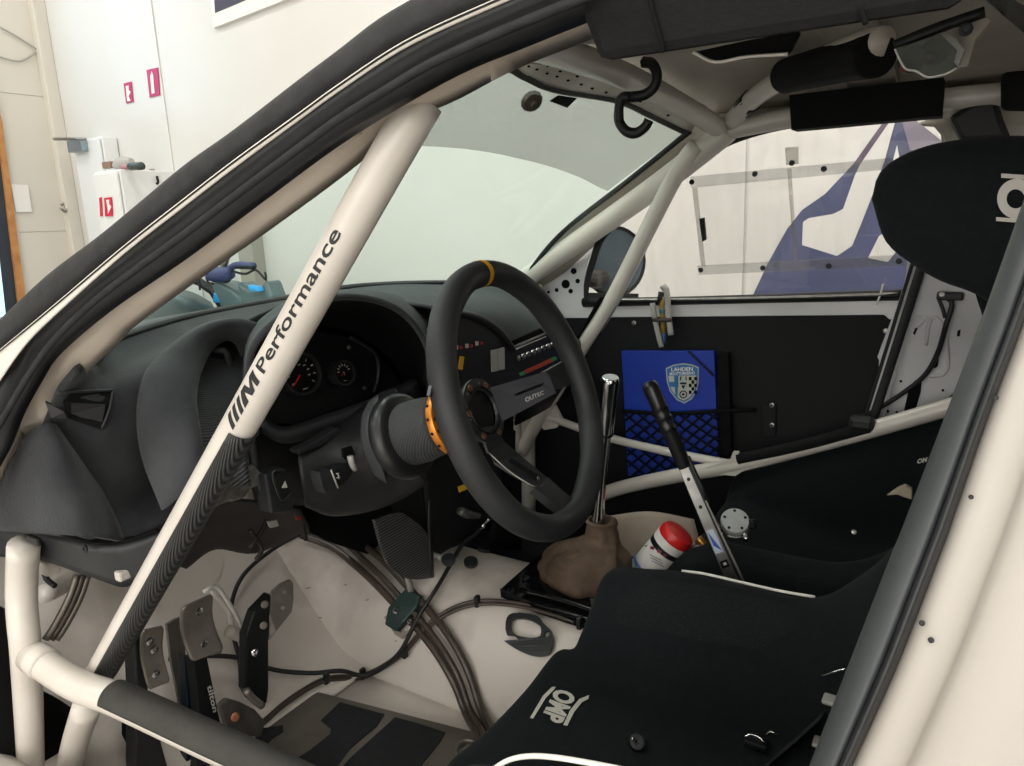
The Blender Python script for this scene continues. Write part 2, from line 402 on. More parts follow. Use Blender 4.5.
# ---- picture high on the wall
pf=T('framed_picture',Y(245,5,YW),'white framed dark picture hanging high on the white wall','picture')
plate('frame',[Y(x,y,YW+.03) for x,y in ((209,-22),(213,28),(300,-6),(300,-60))],.03,WHITE,pf)
plate('picture',[Y(x,y,YW+.033) for x,y in ((213,-18),(215,13),(248,-1),(290,-20),(290,-60))],.004,mat('dark_print','#3c3447',.5,col2='#2a3246',scale=8),pf)
# ---- cabinets
cb=mat('white_cabinet','#e4e6e6',.35); cbt=mat('cabinet_shadow_side','#cfc9c0',.5)
def cab(nm,px,py,yf,pxl,lb,zb,parts=True):
    c0=Y(px,py,yf); xl=Y(pxl,py+6,yf).x; r=T(nm,((c0.x+xl)/2,(yf+YW)/2,zb),lb,'cabinet')
    box('cabinet_body',((c0.x+xl)/2,(yf+YW)/2+.0,(c0.z+zb)/2),(abs(xl-c0.x),yf-YW-.01,c0.z-zb),cb,r,bevel=.01)
    box('cabinet_door',((c0.x+xl)/2,yf+.01,(c0.z+zb)/2),(abs(xl-c0.x)-.03,.02,c0.z-zb-.04),cb,r,bevel=.006)
    return r,c0,xl
r1,c1,xl1=cab('tall_cabinet',101,136,-2.75,74,'tall white cabinet with a closer arm on its top edge against the wall',0)
r2,c2,xl2=cab('electrical_cabinet',119,169,-2.3,94,'lower white cabinet with red fire labels on its door',0)
for i,(a,b,w_) in enumerate((( 104,207,7.5),(99,207,2.2))):
    o=plate('fire_label',[Y(a,b-9,-2.272),Y(a+w_,b-10,-2.272),Y(a+w_+1,b+9,-2.272),Y(a+1,b+9.5,-2.272)],.003,SIGNR2,r2)
    if i==0:
        plate('fire_symbol',[Y(x,y,-2.268) for x,y in ((106,200),(109,199.5),(109,204),(111,207),(108,214),(107.5,208))],.003,WHITE,o)
dc=T('door_closer',Y(77,146,-2.3),'silver door closer with a thin arm on the tall white cabinet','door closer')
box('closer_body',Y(77.5,146,-2.7),(.24,.06,.10),mat('pale_steel','#93a4ad',.3,.7),dc); tube('closer_arm',[Y(54,139,-2.68),Y(85,139,-2.68)],.014,STEEL,dc,n=4,seg=6)
sc_=T('nozzle_gun',Y(118,166,-2.4),'small grey spray head lying on the lower white cabinet','tool')
lathe('nozzle',Y(114,166,-2.42),(-1,-.2,.1),[(.02,0),(.05,.05),(.06,.12),(.03,.2)],GREYL,sc_,seg=10); box('grip',Y(109,165,-2.42),(.12,.05,.05),mat('brown_grip','#8a6f60',.6),sc_)
br=T('paint_brush',Y(132,167,-2.55),'dark handled brush lying on the lower white cabinet','brush')
P0,P1=Y(121,167,-2.36),Y(142,166,-2.36)
tube('handle',[P0.lerp(P1,.45),P1],.03,mat('dark_handle','#35413f',.4),br,n=4,seg=8); tube('ferrule',[P0,P0.lerp(P1,.45)],.018,mat('pink_ferrule','#b07f86',.4),br,n=4,seg=8)
tag(tube('wall_hook',[X(61,205,XF-.06),X(65,204,XF-.06),X(66,212,XF-.1),X(60,208,XF-.1)],.012,STEEL,n=12,seg=6),'small bent steel hook low on the cream wall near the corner','hook')
pr=T('pipe_bracket',Y(155,177,-2.6),'brown and steel pipe bracket on the wall right of the lower cabinet','bracket')
tube('bracket_arm',[Y(152,169,-2.6),Y(152.5,176,-2.6)],.02,mat('brown_grip','#8a6f60',.6),pr,n=4,seg=6); tube('bracket_loop',[Y(154,189,-2.6),Y(154,184,-2.6),Y(158,183,-2.6),Y(157,176,-2.6)],.010,DARKM,pr,n=10,seg=6)
# ---- big blue wall emblem behind the passenger window
wg=T('wall_graphic',Y(850,200,YW),'large dark blue and white painted emblem on the wall behind the passenger window','wall graphic')
BLU=mat('navy_wall_paint','#4c5276',.5,col2='#3a3f5e',scale=3); VIO=mat('violet_grey_paint','#7d7684',.5); RED_=WALLM
def wpoly(nm,pts,m,o_): plate(nm,[Y(x,y,YW+.004+o_) for x,y in pts],.003,m,wg)
wpoly('blue_field',[(740,322),(752,297),(769,261),(787,229),(802,210),(825,194),(843,175),(854,163),(884,121),(900,108),(915,118),(930,150),(945,180),(975,330)],BLU,.0)
wpoly('violet_shape',[(896,100),(913,118),(942,141),(970,160),(930,150),(910,150)],VIO,.002)
wpoly('white_stroke',[(890,121),(896,118),(885,159),(872,196),(861,224),(852,246),(837,256),(802,245),(803,222),(809,218),(833,214),(843,209),(855,175),(861,163)],WALLM,.004)
wpoly('white_tail',[(868,258),(879,236),(887,231),(905,240),(888,262)],WALLM,.004)
wpoly('white_spike',[(897,145),(900,162),(893,160)],WALLM,.004)
wpoly('dark_edge_stripe',[(884,121),(890,121),(861,163),(854,163)],mat('plum_edge','#5a4a60',.5),.005)
# ---- motorcycle beyond the bonnet, handlebars up
mb=T('motorcycle',(4.6,-1.2,0),'blue and black motorcycle seen through the windscreen with raised handlebars','motorcycle')
DB=-1.6
def M_(x,y): return Y(x,y,DB)
tube('handlebar',[M_(192,268),M_(203,270),M_(212,274),M_(226,274),M_(232,267),M_(240,265),M_(254,266)],.02,mat('blue_bar_pad','#39406b',.5),mb,n=30,seg=8,rr=lambda s:.045 if .3<s<.6 else .02)
tube('hand_grip',[M_(238,265.5),M_(254,266)],.02,RUB,mb,n=4,seg=8); tube('hand_grip',[M_(190,268),M_(198,269.5)],.02,RUB,mb,n=4,seg=8)
for pts in (((232,271),(245,274),(256,270),(266,280),(265,272)),((226,275),(230,280),(224,282),(218,278)),((197,270),(199,280),(200,290)),((206,275),(208,282),(213,284))):
    tube('cable',[M_(*p) for p in pts],.007,BLK,mb,n=16,seg=5)
tube('brake_lever',[M_(222,272),M_(226,258),M_(229,246)],.022,STEEL,mb,n=6,seg=6)
BBLU=mat('bright_blue_plastic','#2f9be0',.35); GPL=mat('smoky_plastic','#5b6c6f',.3)
plate('front_cowl',[M_(208,281),(M_(219,283)),M_(232,290),M_(240,297),M_(243,308),M_(222,312),M_(215,296)],.15,GPL,mb,bevel=.02)
plate('side_shroud',[M_(236,281),M_(246,288),M_(258,290),M_(264,280),M_(270,296),M_(272,310),M_(240,312)],.12,GPL,mb,bevel=.02)
plate('blue_panel',[M_(213,292),M_(217,294),M_(222,303),M_(212,303)],.2,BBLU,mb,bevel=.01)
plate('blue_panel',[Y(246,285,DB+.05),Y(256,287,DB+.05),Y(258,292,DB+.05),Y(250,292,DB+.05)],.05,BBLU,mb,bevel=.01)
patch('fuel_tank',[[Y(150,296,DB-.3),Y(170,291,DB),Y(190,293,DB),Y(210,303,DB-.2)],[Y(140,306,DB-.2),Y(170,300,DB+.25),Y(192,303,DB+.25),Y(214,310,DB)],[Y(130,330,DB-.2),Y(170,325,DB+.15),Y(200,325,DB+.15),Y(225,325,DB)]],mat('dark_teal_seat','#3d4c50',.4),mb,nu=14,nv=12,thick=.02)
for x,z in ((5.0,.3),(3.7,.3)): lathe('wheel',(x,DB-.4,.32),(0,1,0),[(.22,-.05),(.32,-.05),(.33,0),(.32,.05),(.22,.05)],RUB,mb,seg=24)
tube('frame',[(5.0,DB-.4,.32),(4.6,DB-.3,.8),(3.9,DB-.35,.75),(3.7,DB-.4,.32)],.03,DARKM,mb,n=14,seg=8)
tube('front_fork',[(5.0,DB-.4,.32),(4.4,DB-.05,.95)],.03,STEEL,mb,n=4,seg=8)
# ---- ceiling lamps
for i,(x,y) in enumerate(LAMPS):
    o=box('ceiling_light',(x,y,4.9),(2.5,.55,.2),WHITE,bevel=.01); tag(o,'long white ceiling lamp housing over the hall floor','lamp','hall ceiling lamps')
    box('diffuser',(x,y,4.795),(2.4,.5,.01),mat('lamp_diffuser','#fff8ea',.5,emit=2.5),o,bevel=0)

# ================================================================== CAR BODY
body=T('car_body',(0,0,.15),'white rally car body shell with open driver door aperture and black rubber seals','car')
up_o=[(-12,330),(0,322),(51,274),(102,236),(140,205),(188,165),(235,132),(300,82),(340,52),(378,22),(414,0),(470,-30),(540,-55)]
lo_o=[(-12,360),(0,350),(58,302),(122,248),(183,200),(235,160),(300,113),(340,84),(406,41),(495,0),(545,-20),(600,-40)]
band('outer_weatherstrip',[A(x,y,.735) for x,y in up_o],[A(x,y,.735) for x,y in lo_o],.008,RUB2,body,n=60,p=.35,label='dusty black rubber weatherstrip on the outer edge of the driver door aperture')
lo_w=[(-14,400),(0,377),(25,342),(58,309),(122,252),(183,204),(235,164),(300,116),(340,87),(406,44),(495,3),(545,-17),(600,-37)]
ub=[(x,y-9) for x,y in lo_o]
band('painted_edge',[A(x,y-1,.745) for x,y in lo_o],[A(x,y+3,.745) for x,y in lo_w],.0015,CREAM,body,n=60,p=.4)
tube('edge_joint',[A(x,y+1,.7475) for x,y in lo_o],.0008,DARKM,body,n=60,seg=6)
us=lo_w
ls=[(-30,500),(0,450),(15,413),(33,380),(51,353),(102,309),(178,256),(252,200),(340,135),(442,74),(518,41),(579,16),(640,-8)]
band('door_seal',[A(x,y,.715) for x,y in us],[A(x,y,.705) for x,y in ls],.017,RUB,body,n=70,p=.7,label='thick black rubber door seal')
mid=[((a[0]*.35+b[0]*.65),(a[1]*.35+b[1]*.65)) for a,b in zip(resamp([Vector((*p,0)) for p in us],24),resamp([Vector((*p,0)) for p in ls],24))]
tube('seal_lip',[A(x,y,.728) for x,y in mid[1:-1]],.0035,RUB2,body,n=50,seg=8)
up_=[(x-3,y-3) for x,y in ls]
li=[(-20,520),(5,456),(19,433),(46,421),(58,390),(107,341),(122,325),(198,269),(260,225),(340,165),(395,118),(449,92),(505,62),(584,30),(660,0)]
band('a_pillar',[A(x,y,.69) for x,y in up_],[A(x,y,.665) for x,y in li],.007,PILLARC,body,n=70,p=.5,back=2,label='beige painted inner windscreen pillar')
rid=[(60,365),(122,305),(198,250),(250,212),(300,176),(360,132)]
tube('pillar_bead',[A(x,y,.678) for x,y in rid],.0025,PILLARC,body,n=40,seg=8)
# outer skin beyond the aperture (front wing and roof edge, side on)
patch('outer_skin',[[A(x,y,.745) for x,y in ((-60,420),(-14,385),(-13,350))],[A(x,y,.76) for x,y in ((-120,500),(-100,430),(-80,400))]],CREAM,body,nu=6,nv=4,thick=.003)
# front wing and roof skin seen only from outside
patch('front_wing',[[Vector((x,y,z)) for x,y,z in ((.80,.775,.30),(.80,.785,.55),(.74,.775,.78),(.66,.735,.895),(.66,.66,.93))],[Vector((x,y,z)) for x,y,z in ((1.2,.79,.55),(1.2,.80,.66),(1.2,.79,.78),(1.2,.76,.85),(1.2,.70,.875))],[Vector((x,y,z)) for x,y,z in ((1.9,.78,.40),(1.9,.78,.5),(1.9,.76,.6),(1.9,.72,.68),(1.9,.66,.72))]],CREAM,body,nu=16,nv=16,thick=.004)
e0=[A(x,y,.737) for x,y in ((330,60),(378,22),(414,0),(470,-30),(540,-58),(640,-90))]
patch('roof_skin',[e0,[Vector((v.x,.45,v.z+.035)) for v in e0],[Vector((v.x+.02,.2,v.z+.085)) for v in e0],[Vector((v.x+.03,0,v.z+.12)) for v in e0]],CREAM,body,nu=16,nv=12,thick=.004)
# B pillar
bl=[(1072,60),(1045,140),(1024,199),(983,315),(977,330),(949,405),(902,528),(889,560),(809,766),(780,840)]
br_=[(1095,130),(1060,220),(1021,330),(985,426),(950,528),(938,560),(898,664),(852,766),(820,840)]
bm_=[((a[0]*.3+b[0]*.7),(a[1]*.3+b[1]*.7)) for a,b in zip([tuple(v[:2]) for v in resamp([Vector((*p,0)) for p in bl],20)],[tuple(v[:2]) for v in resamp([Vector((*p,0)) for p in br_],20)])]
band('b_pillar_seal',[A(x,y,.70) for x,y in bl],[A(x+2,y,.715) for x,y in bm_],.014,SEALG,body,n=50,p=.35,label='broad grey rubber seal down the rear door pillar')
band('b_pillar_lip',[A(x-1,y,.722) for x,y in bm_],[A(x+1,y,.715) for x,y in br_],.010,RUB,body,n=50,p=.5)
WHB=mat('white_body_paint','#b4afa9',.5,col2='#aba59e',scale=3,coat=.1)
rows=[]
for k,(dx,a) in enumerate(((-4,.705),(10,.722),(55,.726),(70,.742),(150,.75),(260,.76))):
    rows.append([A(x+dx,y,a) for x,y in br_])
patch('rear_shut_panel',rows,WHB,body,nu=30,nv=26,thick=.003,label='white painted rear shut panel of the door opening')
for px,py,r in ((935,640,.003),(1016,655,.005),(1012,665,.004),(926,623,.003),(1000,398,.0025),(975,497,.0025)): 
    screw(A(px-4,py,.727),(0,1,.3),r*.45,DARKM,body,'rivet_hole')
band('roof_rear_seal',[Z(975,-12,1.24),Z(990,0,1.24),Z(1024,30,1.24),Z(1060,60,1.24)],[Z(1002,-14,1.24),Z(1012,0,1.25),Z(1040,15,1.25),Z(1070,40,1.25)],.008,SEALG,body,n=12,p=.5)
# roof
patch('roof_panel',[[Vector((x,y,z)) for (y,z) in ((yn,zn_),(yn*.7,zn_+.03),(0,1.375),(-.35,1.36),(-.60,1.31))] for x,yn,zn_ in ((.15,.26,1.325),(-.2,.50,1.288),(-.8,.50,1.288),(-1.5,.50,1.288))],ROOFC,body,nu=20,nv=14,thick=.006,label='painted metal roof seen from below')
for x in (-.25,-.62): patch('roof_bow',[[Vector((x+d,y,z)) for (y,z) in ((.55,1.305),(.3,1.35),(0,1.368),(-.3,1.35),(-.55,1.305))] for d in (-.04,-.02,.02,.04)],ROOFC,body,nu=20,nv=6,thick=.012)
# windscreen header
H=[(503,64,.05),(530,76,.0),(559,88,-.07),(620,99,-.25),(655,115,-.38),(690,132,-.5)]
hl=[Y(*p) for p in H]; hl2=[Y(p[0]+16,p[1]-26,p[2]+.03) for p in H]
hm=[Y(p[0]+8,p[1]-12,p[2]+.02)+Vector((0,0,.0)) for p in H]
near=[Y(350,82,.50),Y(430,64,.28)]
patch('windscreen_header',[near+hl,[v+Vector((-.035,0,.006)) for v in near]+hm,[v+Vector((-.08,0,.02)) for v in near]+hl2],mat('header_metal','#efebe2',.4,col2='#c9c3b8',scale=14,detail=6,bump=.3,bscale=40),body,nu=40,nv=8,thick=.004)
bpy.context.view_layer.update()
hd=bvh([o for o in body.children if o.name=='windscreen_header'])
for px,py in ((522,62),(529,66),(537,69),(547,73),(557,76),(568,80),(581,84),(592,88),(606,92),(640,101),(668,115),(534,60),(548,66),(560,71),(577,76)):
    v,f=poly2([circ((px,py),1.8,1.2,8)]); lay('header_slot',v,f,hd,DEEP,body,.001)
for px,py,w_ in ((540,60,14),(556,66,10),(520,54,9)):
    v,f=poly2([circ((px,py),w_,2.5,10,.0)]); lay('header_ridge',v,f,hd,CREAM,body,.004)
# windscreen glass
WG=glass('windscreen_glass',(.84,.97,.945,1),.04)
wb=[Vector((.47,.60,.955)),Y(107,341,.50),Y(178,319,.33),Y(260,303,.15),Y(350,287,-.13),Y(440,283,-.35),Y(520,286,-.58)]
wt=[Y(350,85,.50),Y(390,72,.39),Y(430,60,.28),Y(503,57,.05),Y(559,81,-.07),Y(620,92,-.25),Y(692,124,-.5)]
wm=[(a+b)*.5+Vector((.04,0,.015)) for a,b in zip(wb,wt)]
for v_ in wt[3:]: pass
wm[0]-=Vector((.03,0,.01)); wm[-1]-=Vector((.035,0,.01))
wsg=patch('windscreen',[wt,wm,wb],WG,body,nu=90,nv=50,thick=0,label='green tinted windscreen glass')
bpy.context.view_layer.update(); wst=bvh(wsg)
SSM=glass('sun_strip_film',(.80,.80,.79,1),.03,.42,'#d8d9d6')
v,f=poly2([[(380,60),(440,62),(504,60),(560,84),(622,95),(687,129),(607,190),(598,186),(589,181),(580,176.5),(570,172.5),(558,168),(545,164),(530,160),(515,156.5),(500,153),(480,149.5),(460,147),(440,145.5),(420,144.5),(380,143)]],12)
lay('sun_strip',v,f,wst,SSM,body,.003,label='translucent grey sun strip across the windscreen top')
v,f=poly2([[(548,98),(557,92),(576,95),(566,105)]]); lay('mirror_pad',v,f,wst,DEEP,body,.006)
lathe('mirror_mount',wst.ray_cast(CAM,ray(531,100).normalized())[0],(-.6,.4,-.6),[(.016,-.002),(.02,.004),(.016,.01),(.006,.012),(.006,.02),(0,.02)],mat('mount_metal','#6e675d',.4,.6),body,seg=12)
tube('windscreen_gasket',[v+Vector((-.006,0,0)) for v in wb],.007,RUB,body,n=40,seg=8)
tube('windscreen_gasket',[Y(520,284,-.58),Y(560,235,-.555),Y(629,180,-.53),Y(690,131,-.5)],.0065,RUB2,body,n=30,seg=8)
# passenger windscreen pillar (sheet metal) and mirror triangle
patch('passenger_pillar',[[Y(*p) for p in ((505,291,-.60),(562,236,-.57),(631,181,-.545),(688,136,-.52))],[Y(*p) for p in ((520,292,-.64),(575,252,-.61),(640,196,-.58),(700,145,-.55))],[Y(*p) for p in ((545,290,-.668),(600,240,-.64),(655,190,-.61),(712,140,-.57))]],mat('pillar_grey_cream','#a8a294',.45),body,nu=24,nv=10,thick=.004)
# cowl / bonnet beyond the glass
patch('header_flange',[near+hl,[v+Vector((.012,0,-.004)) for v in near+hl],[a.lerp(b,.5)+Vector((.014,0,.012)) for a,b in zip(near+hl,near+hl)]],RUB2,body,nu=40,nv=6,thick=.004)
tube('header_seal',[v+Vector((.006,0,.0)) for v in near+hl],.008,mat('header_seal_grey','#3c3d3c',.6),body,n=50,seg=8)
plate('corner_gusset',[Y(x,y,-.515) for x,y in ((676,124),(702,116),(724,128),(712,146),(698,156),(684,141))],.01,ROOFC,body)
patch('bonnet',[[Vector((.50,.62,.93)),Vector((.80,.3,.945)),Vector((.86,0,.95)),Vector((.8,-.3,.945)),Vector((.62,-.62,.92))],[Vector((1.1,.72,.86)),Vector((1.15,.3,.90)),Vector((1.15,0,.90)),Vector((1.15,-.3,.90)),Vector((1.1,-.72,.86))],[Vector((1.9,.66,.72)),Vector((1.95,.3,.76)),Vector((1.95,0,.76)),Vector((1.95,-.3,.76)),Vector((1.9,-.66,.72))]],mat('dark_bonnet','#26292b',.5),body,nu=20,nv=12,thick=.004)
# ---- floor pan, toe board, tunnel, side
patch('floor_pan',[[Vector((x,y,.24)) for y in (.70,.4,.13)] for x in (.52,0,-.6,-1.2)],FLOORC,body,nu=10,nv=16,thick=.01)
patch('passenger_floor',[[Vector((x,y,.24)) for y in (-.12,-.4,-.70)] for x in (1.0,.4,-.6,-1.2)],DOORB,body,nu=10,nv=16,thick=.01)
patch('toe_board',[[Vector((.50,y,.25)) for y in (.70,.4,.13)],[Vector((.60,y,.29)) for y in (.70,.4,.12)],[Vector((.80,y,.47)) for y in (.70,.4,.12)],[Vector((.90,y,.62)) for y in (.70,.4,.12)],[Vector((.92,y,.90)) for y in (.66,.4,.12)]],FLOORC,body,nu=24,nv=26,thick=.01,label='cream painted toe board with grime and scrapes')
patch('tunnel',[[Vector((x,y+t,z+zt)) for (y,z) in ((.17,.24),(.145,.32),(.11,.39),(.05,.425),(-.05,.43),(-.11,.39),(-.16,.24))] for x,t,zt in ((1.0,.05,.2),(.85,.03,.11),(.68,.01,.03),(.5,0,0),(.1,0,0),(-.4,0,.0),(-1.2,0,.0))],FLOORC,body,nu=30,nv=34,thick=.006,label='cream painted transmission tunnel')
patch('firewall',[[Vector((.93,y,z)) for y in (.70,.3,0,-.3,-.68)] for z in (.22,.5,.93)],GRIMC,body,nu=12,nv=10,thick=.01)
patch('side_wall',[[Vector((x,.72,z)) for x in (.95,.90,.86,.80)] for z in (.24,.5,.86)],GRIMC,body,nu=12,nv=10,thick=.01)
patch('door_sill',[[Vector((x,.70,.24)) for x in (.95,0,-1.0)],[Vector((x,.71,.38)) for x in (.95,0,-1.0)],[Vector((x,.78,.39)) for x in (.95,0,-1.0)],[Vector((x,.80,.2)) for x in (.95,0,-1.0)]],CREAM,body,nu=10,nv=10,thick=.004)
patch('passenger_side_wall',[[Vector((x,-.70,z)) for x in (.95,.75,.55,.30)] for z in (.24,.5,.90)],DOORB,body,nu=12,nv=10,thick=.01)
patch('passenger_bulkhead_cover',[[Vector((.90,y,z)) for y in (-.10,-.3,-.5,-.68)] for z in (.25,.5,.92)],DOORB,body,nu=8,nv=8,thick=.008)
patch('passenger_sill',[[Vector((x,-.705,z)) for x in (.3,-.2,-.7,-1.4)] for z in (.24,.35,.50)],DOORB,body,nu=12,nv=6,thick=.01)
patch('rear_bulkhead',[[Vector((-1.2,y,z)) for y in (.68,0,-.68)] for z in (.24,.7,1.05)],DOORB,body,nu=8,nv=8,thick=.01)
bpy.context.view_layer.update()
tun=bvh([o for o in body.children if o.name.split('.')[0] in('tunnel','toe_board','floor_pan','firewall')])
def hit(px,py,off=.0):
    h=tun.ray_cast(CAM,ray(px,py).normalized())
    if h[0] is None: return X(px,py,.40)
    n=h[1] if h[1].dot(CAM-h[0])>0 else -h[1]; return h[0]+n*off
for px,py,rx,ry in ((486,549,9,4.5),(471,564,7,5)):
    v,f=poly2([circ((px,py),rx,ry,18)],3); o=lay('rubber_grommet',v,f,tun,RUB2,body,.004); solid(o,.006,0)
# rear wing of the interior: passenger side
# ---- passenger side shell
YD=-.66
pb=patch('passenger_b_pillar',[[Y(x,y,v) for x,y,v in ((908,225,-.60),(940,225,-.60),(975,225,-.58),(1030,225,-.58))],[Y(x,y,v) for x,y,v in ((905,280,-.63),(935,282,-.62),(975,300,-.60),(1020,300,-.60))],[Y(x,y,v) for x,y,v in ((880,350,-.66),(915,350,-.65),(965,350,-.64),(1010,350,-.64))],[Y(x,y,v) for x,y,v in ((848,440,-.68),(885,440,-.68),(940,440,-.67),(990,440,-.67))],[Y(x,y,v) for x,y,v in ((835,480,-.69),(870,480,-.69),(930,480,-.68),(980,480,-.68))]],GREYC,body,nu=24,nv=24,thick=.004,label='grey white inner door pillar on the passenger side')
bpy.context.view_layer.update(); pbt=bvh(pb)
for pts in ([(909,418),(903,416),(909,388),(915,380),(922,382),(921,392),(915,412)],[(913,333),(916,327),(918,328),(915,335)],[(958,330),(961,329),(960,336),(957,336)],[(932,367),(936,357),(939,355),(938,366),(935,368)]):
    v,f=poly2([pts]); lay('pillar_slot',v,f,pbt,DEEP,body,.002)
for px,py in ((901,381),(943,390),(888,411),(897,412)):
    v,f=poly2([circ((px,py),1.5,1.5,8)]); lay('pillar_hole',v,f,pbt,DEEP,body,.002)
for pts in ([(926,345),(930,320),(938,318),(945,332),(948,362),(944,374),(930,376)],[(907,318),(925,317),(918,325),(910,328)]):
    c=(sum(p[0] for p in pts)/len(pts),sum(p[1] for p in pts)/len(pts))
    vs=[pbt.ray_cast(CAM,ray(*p).normalized())[0] for p in pts]
    if all(vs): tube('pressed_ridge',[v+Vector((0,.002,0)) for v in vs],.0035,GREYC,body,n=20,seg=8)
# strap lead on the pillar
bl_=T('harness_cable',Y(940,330,-.6),'black cable looping from the passenger pillar down to the door bar','cable')
tube('cable_run',[Y(943,296,-.60),Y(952,303,-.60),Y(946,325,-.60),Y(938,352,-.62),(Y(925,375,-.63)),Y(900,395,-.64),Y(872,412,-.65),Y(852,420,-.65)],.005,BLK,bl_,n=40,seg=8)
tube('cable_run',[Y(938,297,-.6),Y(943,310,-.6),Y(945,318,-.6)],.0035,BLK,bl_,n=12,seg=6)
box('connector',Y(950,296,-.60),(.045,.02,.016),BLK,bl_); screw(Y(942,294,-.585),(0,1,.2),.006,STEEL,bl_)
# rear quarter above the headrest, roof side
patch('roof_side',[[Vector((x,-.60,1.31)) for x in (.08,-.3,-.8,-1.4)],[Vector((x,-.575,1.285)) for x in (.06,-.3,-.8,-1.4)],[Y(716,143,-.575),Y(760,133,-.575),Y(830,120,-.575),Y(945,103,-.575)]],ROOFC,body,nu=14,nv=8,thick=.005)
patch('rear_quarter',[[Vector((-.36,-.60,1.30)),Vector((-.8,-.60,1.32)),Vector((-1.4,-.60,1.3))],[Y(938,118,-.60),Y(985,118,-.60),Vector((-1.4,-.60,1.2))],[Y(960,145,-.60),Y(1000,150,-.60),Vector((-1.4,-.62,1.1))],[Y(900,320,-.69),Y(1000,330,-.69),Vector((-1.4,-.69,.8))]],ROOFC,body,nu=12,nv=14,thick=.005)

# ================================================================== PASSENGER DOOR
pd=T('passenger_door',(.05,-.68,.3),'passenger door with black card, pale sill strip and sliding plastic window','car door')
plate('door_card',[Y(x,y,YD) for x,y in ((520,316),(885,315),(891,318),(858,458),(845,520),(700,620),(440,620),(470,420))],.02,DOORB,pd,bevel=.004)
plate('door_top_strip',[Y(x,y,YD+.002) for x,y in ((555,303),(600,301),(905,299),(912,303),(897,316),(890,320),(884,315),(545,318))],.03,GREYC,pd,bevel=.002,label='pale painted strip under the window')
plate('door_edge',[Y(x,y,YD+.004) for x,y in ((912,262),(928,262),(870,470),(850,500),(842,500))],.03,GREYC,pd,bevel=.003)
tube('door_edge_seal',[Y(x,y,YD+.055) for x,y in ((934,225),(921,268),(897,345),(860,460))],.009,RUB2,pd,n=30,seg=8)
tube('door_edge_seal',[Y(x,y,YD+.05) for x,y in ((922,235),(911,268),(886,350),(855,450))],.0035,RUB2,pd,n=30,seg=8)
tri=[(520,312),(527,268),(545,250),(592,205),(600,228),(588,262),(584,300),(600,306),(590,318),(525,318)]
tp=plate('mirror_corner_plate',[Y(x,y,YD+.004) for x,y in tri],.006,GREYC,pd,bevel=.001,label='white painted corner plate full of mounting holes')
bpy.context.view_layer.update(); tpt=bvh(tp)
for px,py,r in ((566,284,4.2),(574,271,3),(578,281,2.3),(571,291,2.3),(557,290,2),(549,292,1.4),(561,271,2.6),(580,253,1.4)):
    v,f=poly2([circ((px,py),r,r*1.05,14)]); lay('plate_hole',v,f,tpt,DEEP,pd,.002)
gas=[(586,303),(586,285),(592,262),(602,236),(630,208),(662,182),(690,163),(725,143),(760,131),(800,123),(880,112),(945,104)]
band('window_gasket',[Y(x-2,y-3,YD+.01+(.09*max(0,(300-y))/170)) for x,y in gas],[Y(x+2.5,y+3,YD+.01+(.09*max(0,(300-y))/170)) for x,y in gas],.006,RUB2,pd,n=50)
band('window_gasket',[Y(x,y,YD+.015) for x,y in ((583,298),(700,296),(905,289))],[Y(x,y,YD+.015) for x,y in ((583,307),(700,304),(905,300))],.010,BLK,pd,n=20)
tube('gasket_highlight_rod',[Y(x,y,YD+.03) for x,y in ((600,299),(640,300),(760,298),(898,294))],.0035,STEEL,pd,n=20,seg=8)
def yw(y): return YD+.0+.09*max(0,(300-y))/170
PC=glass('window_polycarbonate',(.97,.97,.97,1),.03,.05,'#d8d2d0',5)
plate('window_pane',[Y(x,y,yw(y)) for x,y in ((586,300),(592,262),(602,236),(662,182),(725,143),(760,131),(880,113),(950,105),(960,140),(925,262),(907,296))],.003,PC,pd,label='scratched clear plastic window pane')
for nm,p in (('slider_rail',((690,177),(893,158),(894,169),(691,188))),('slider_rail',((697,266),(905,255),(905,266),(699,275)))):
    plate(nm,[Y(x,y,yw(y)+.012) for x,y in p],.004,CLEAR,pd,bevel=0)
for p in (((692,188),(697,188),(705,266),(701,266)),((787,169),(791,169),(797,261),(794,261)),):
    plate('slider_edge',[Y(x,y,yw(y)+.010) for x,y in p],.004,glass('clear_edge',(.92,.92,.9,1),.06,.2,'#c5c0b8'),pd)
plate('slider_pane',[Y(x,y,yw(y)+.008) for x,y in ((692,186),(788,176),(796,262),(702,268))],.002,glass('slider_clear',(.98,.98,.98,1),.02),pd)
plate('slider_catch',[Y(x,y,yw(y)+.013) for x,y in ((785,148),(798,147),(798,164),(786,165))],.005,glass('catch_clear',(.88,.88,.85,1),.08,.25,'#a9a499'),pd)
plate('slider_grip',[Y(x,y,yw(y)+.016) for x,y in ((699,219),(704,218),(706,240),(702,242))],.008,DARKM,pd,bevel=.001)
for x,y in ((692,182),(755,174),(792,163),(824,169),(701,270),(763,268),(829,266),(899,261),(764,270)):
    if (x,y)==(764,270): continue
    screw(Y(x,y,yw(y)+.014),(0,1,0),.006,DARKM,pd)
for x,y in ((634,323),(772,405),(772,425),(886,331)): screw(Y(x,y,YD+.004),(0,1,0),.006,STEEL,pd)
plate('door_pull',[Y(x,y,YD+.006) for x,y in ((762,404),(776,404),(776,436),(762,438))],.006,DOORB,pd,bevel=.002)
tube('pull_cord',[Y(x,y,YD+.03) for x,y in ((883,284),(881,293),(876,305))],.0022,WHITE,pd,n=8,seg=6)
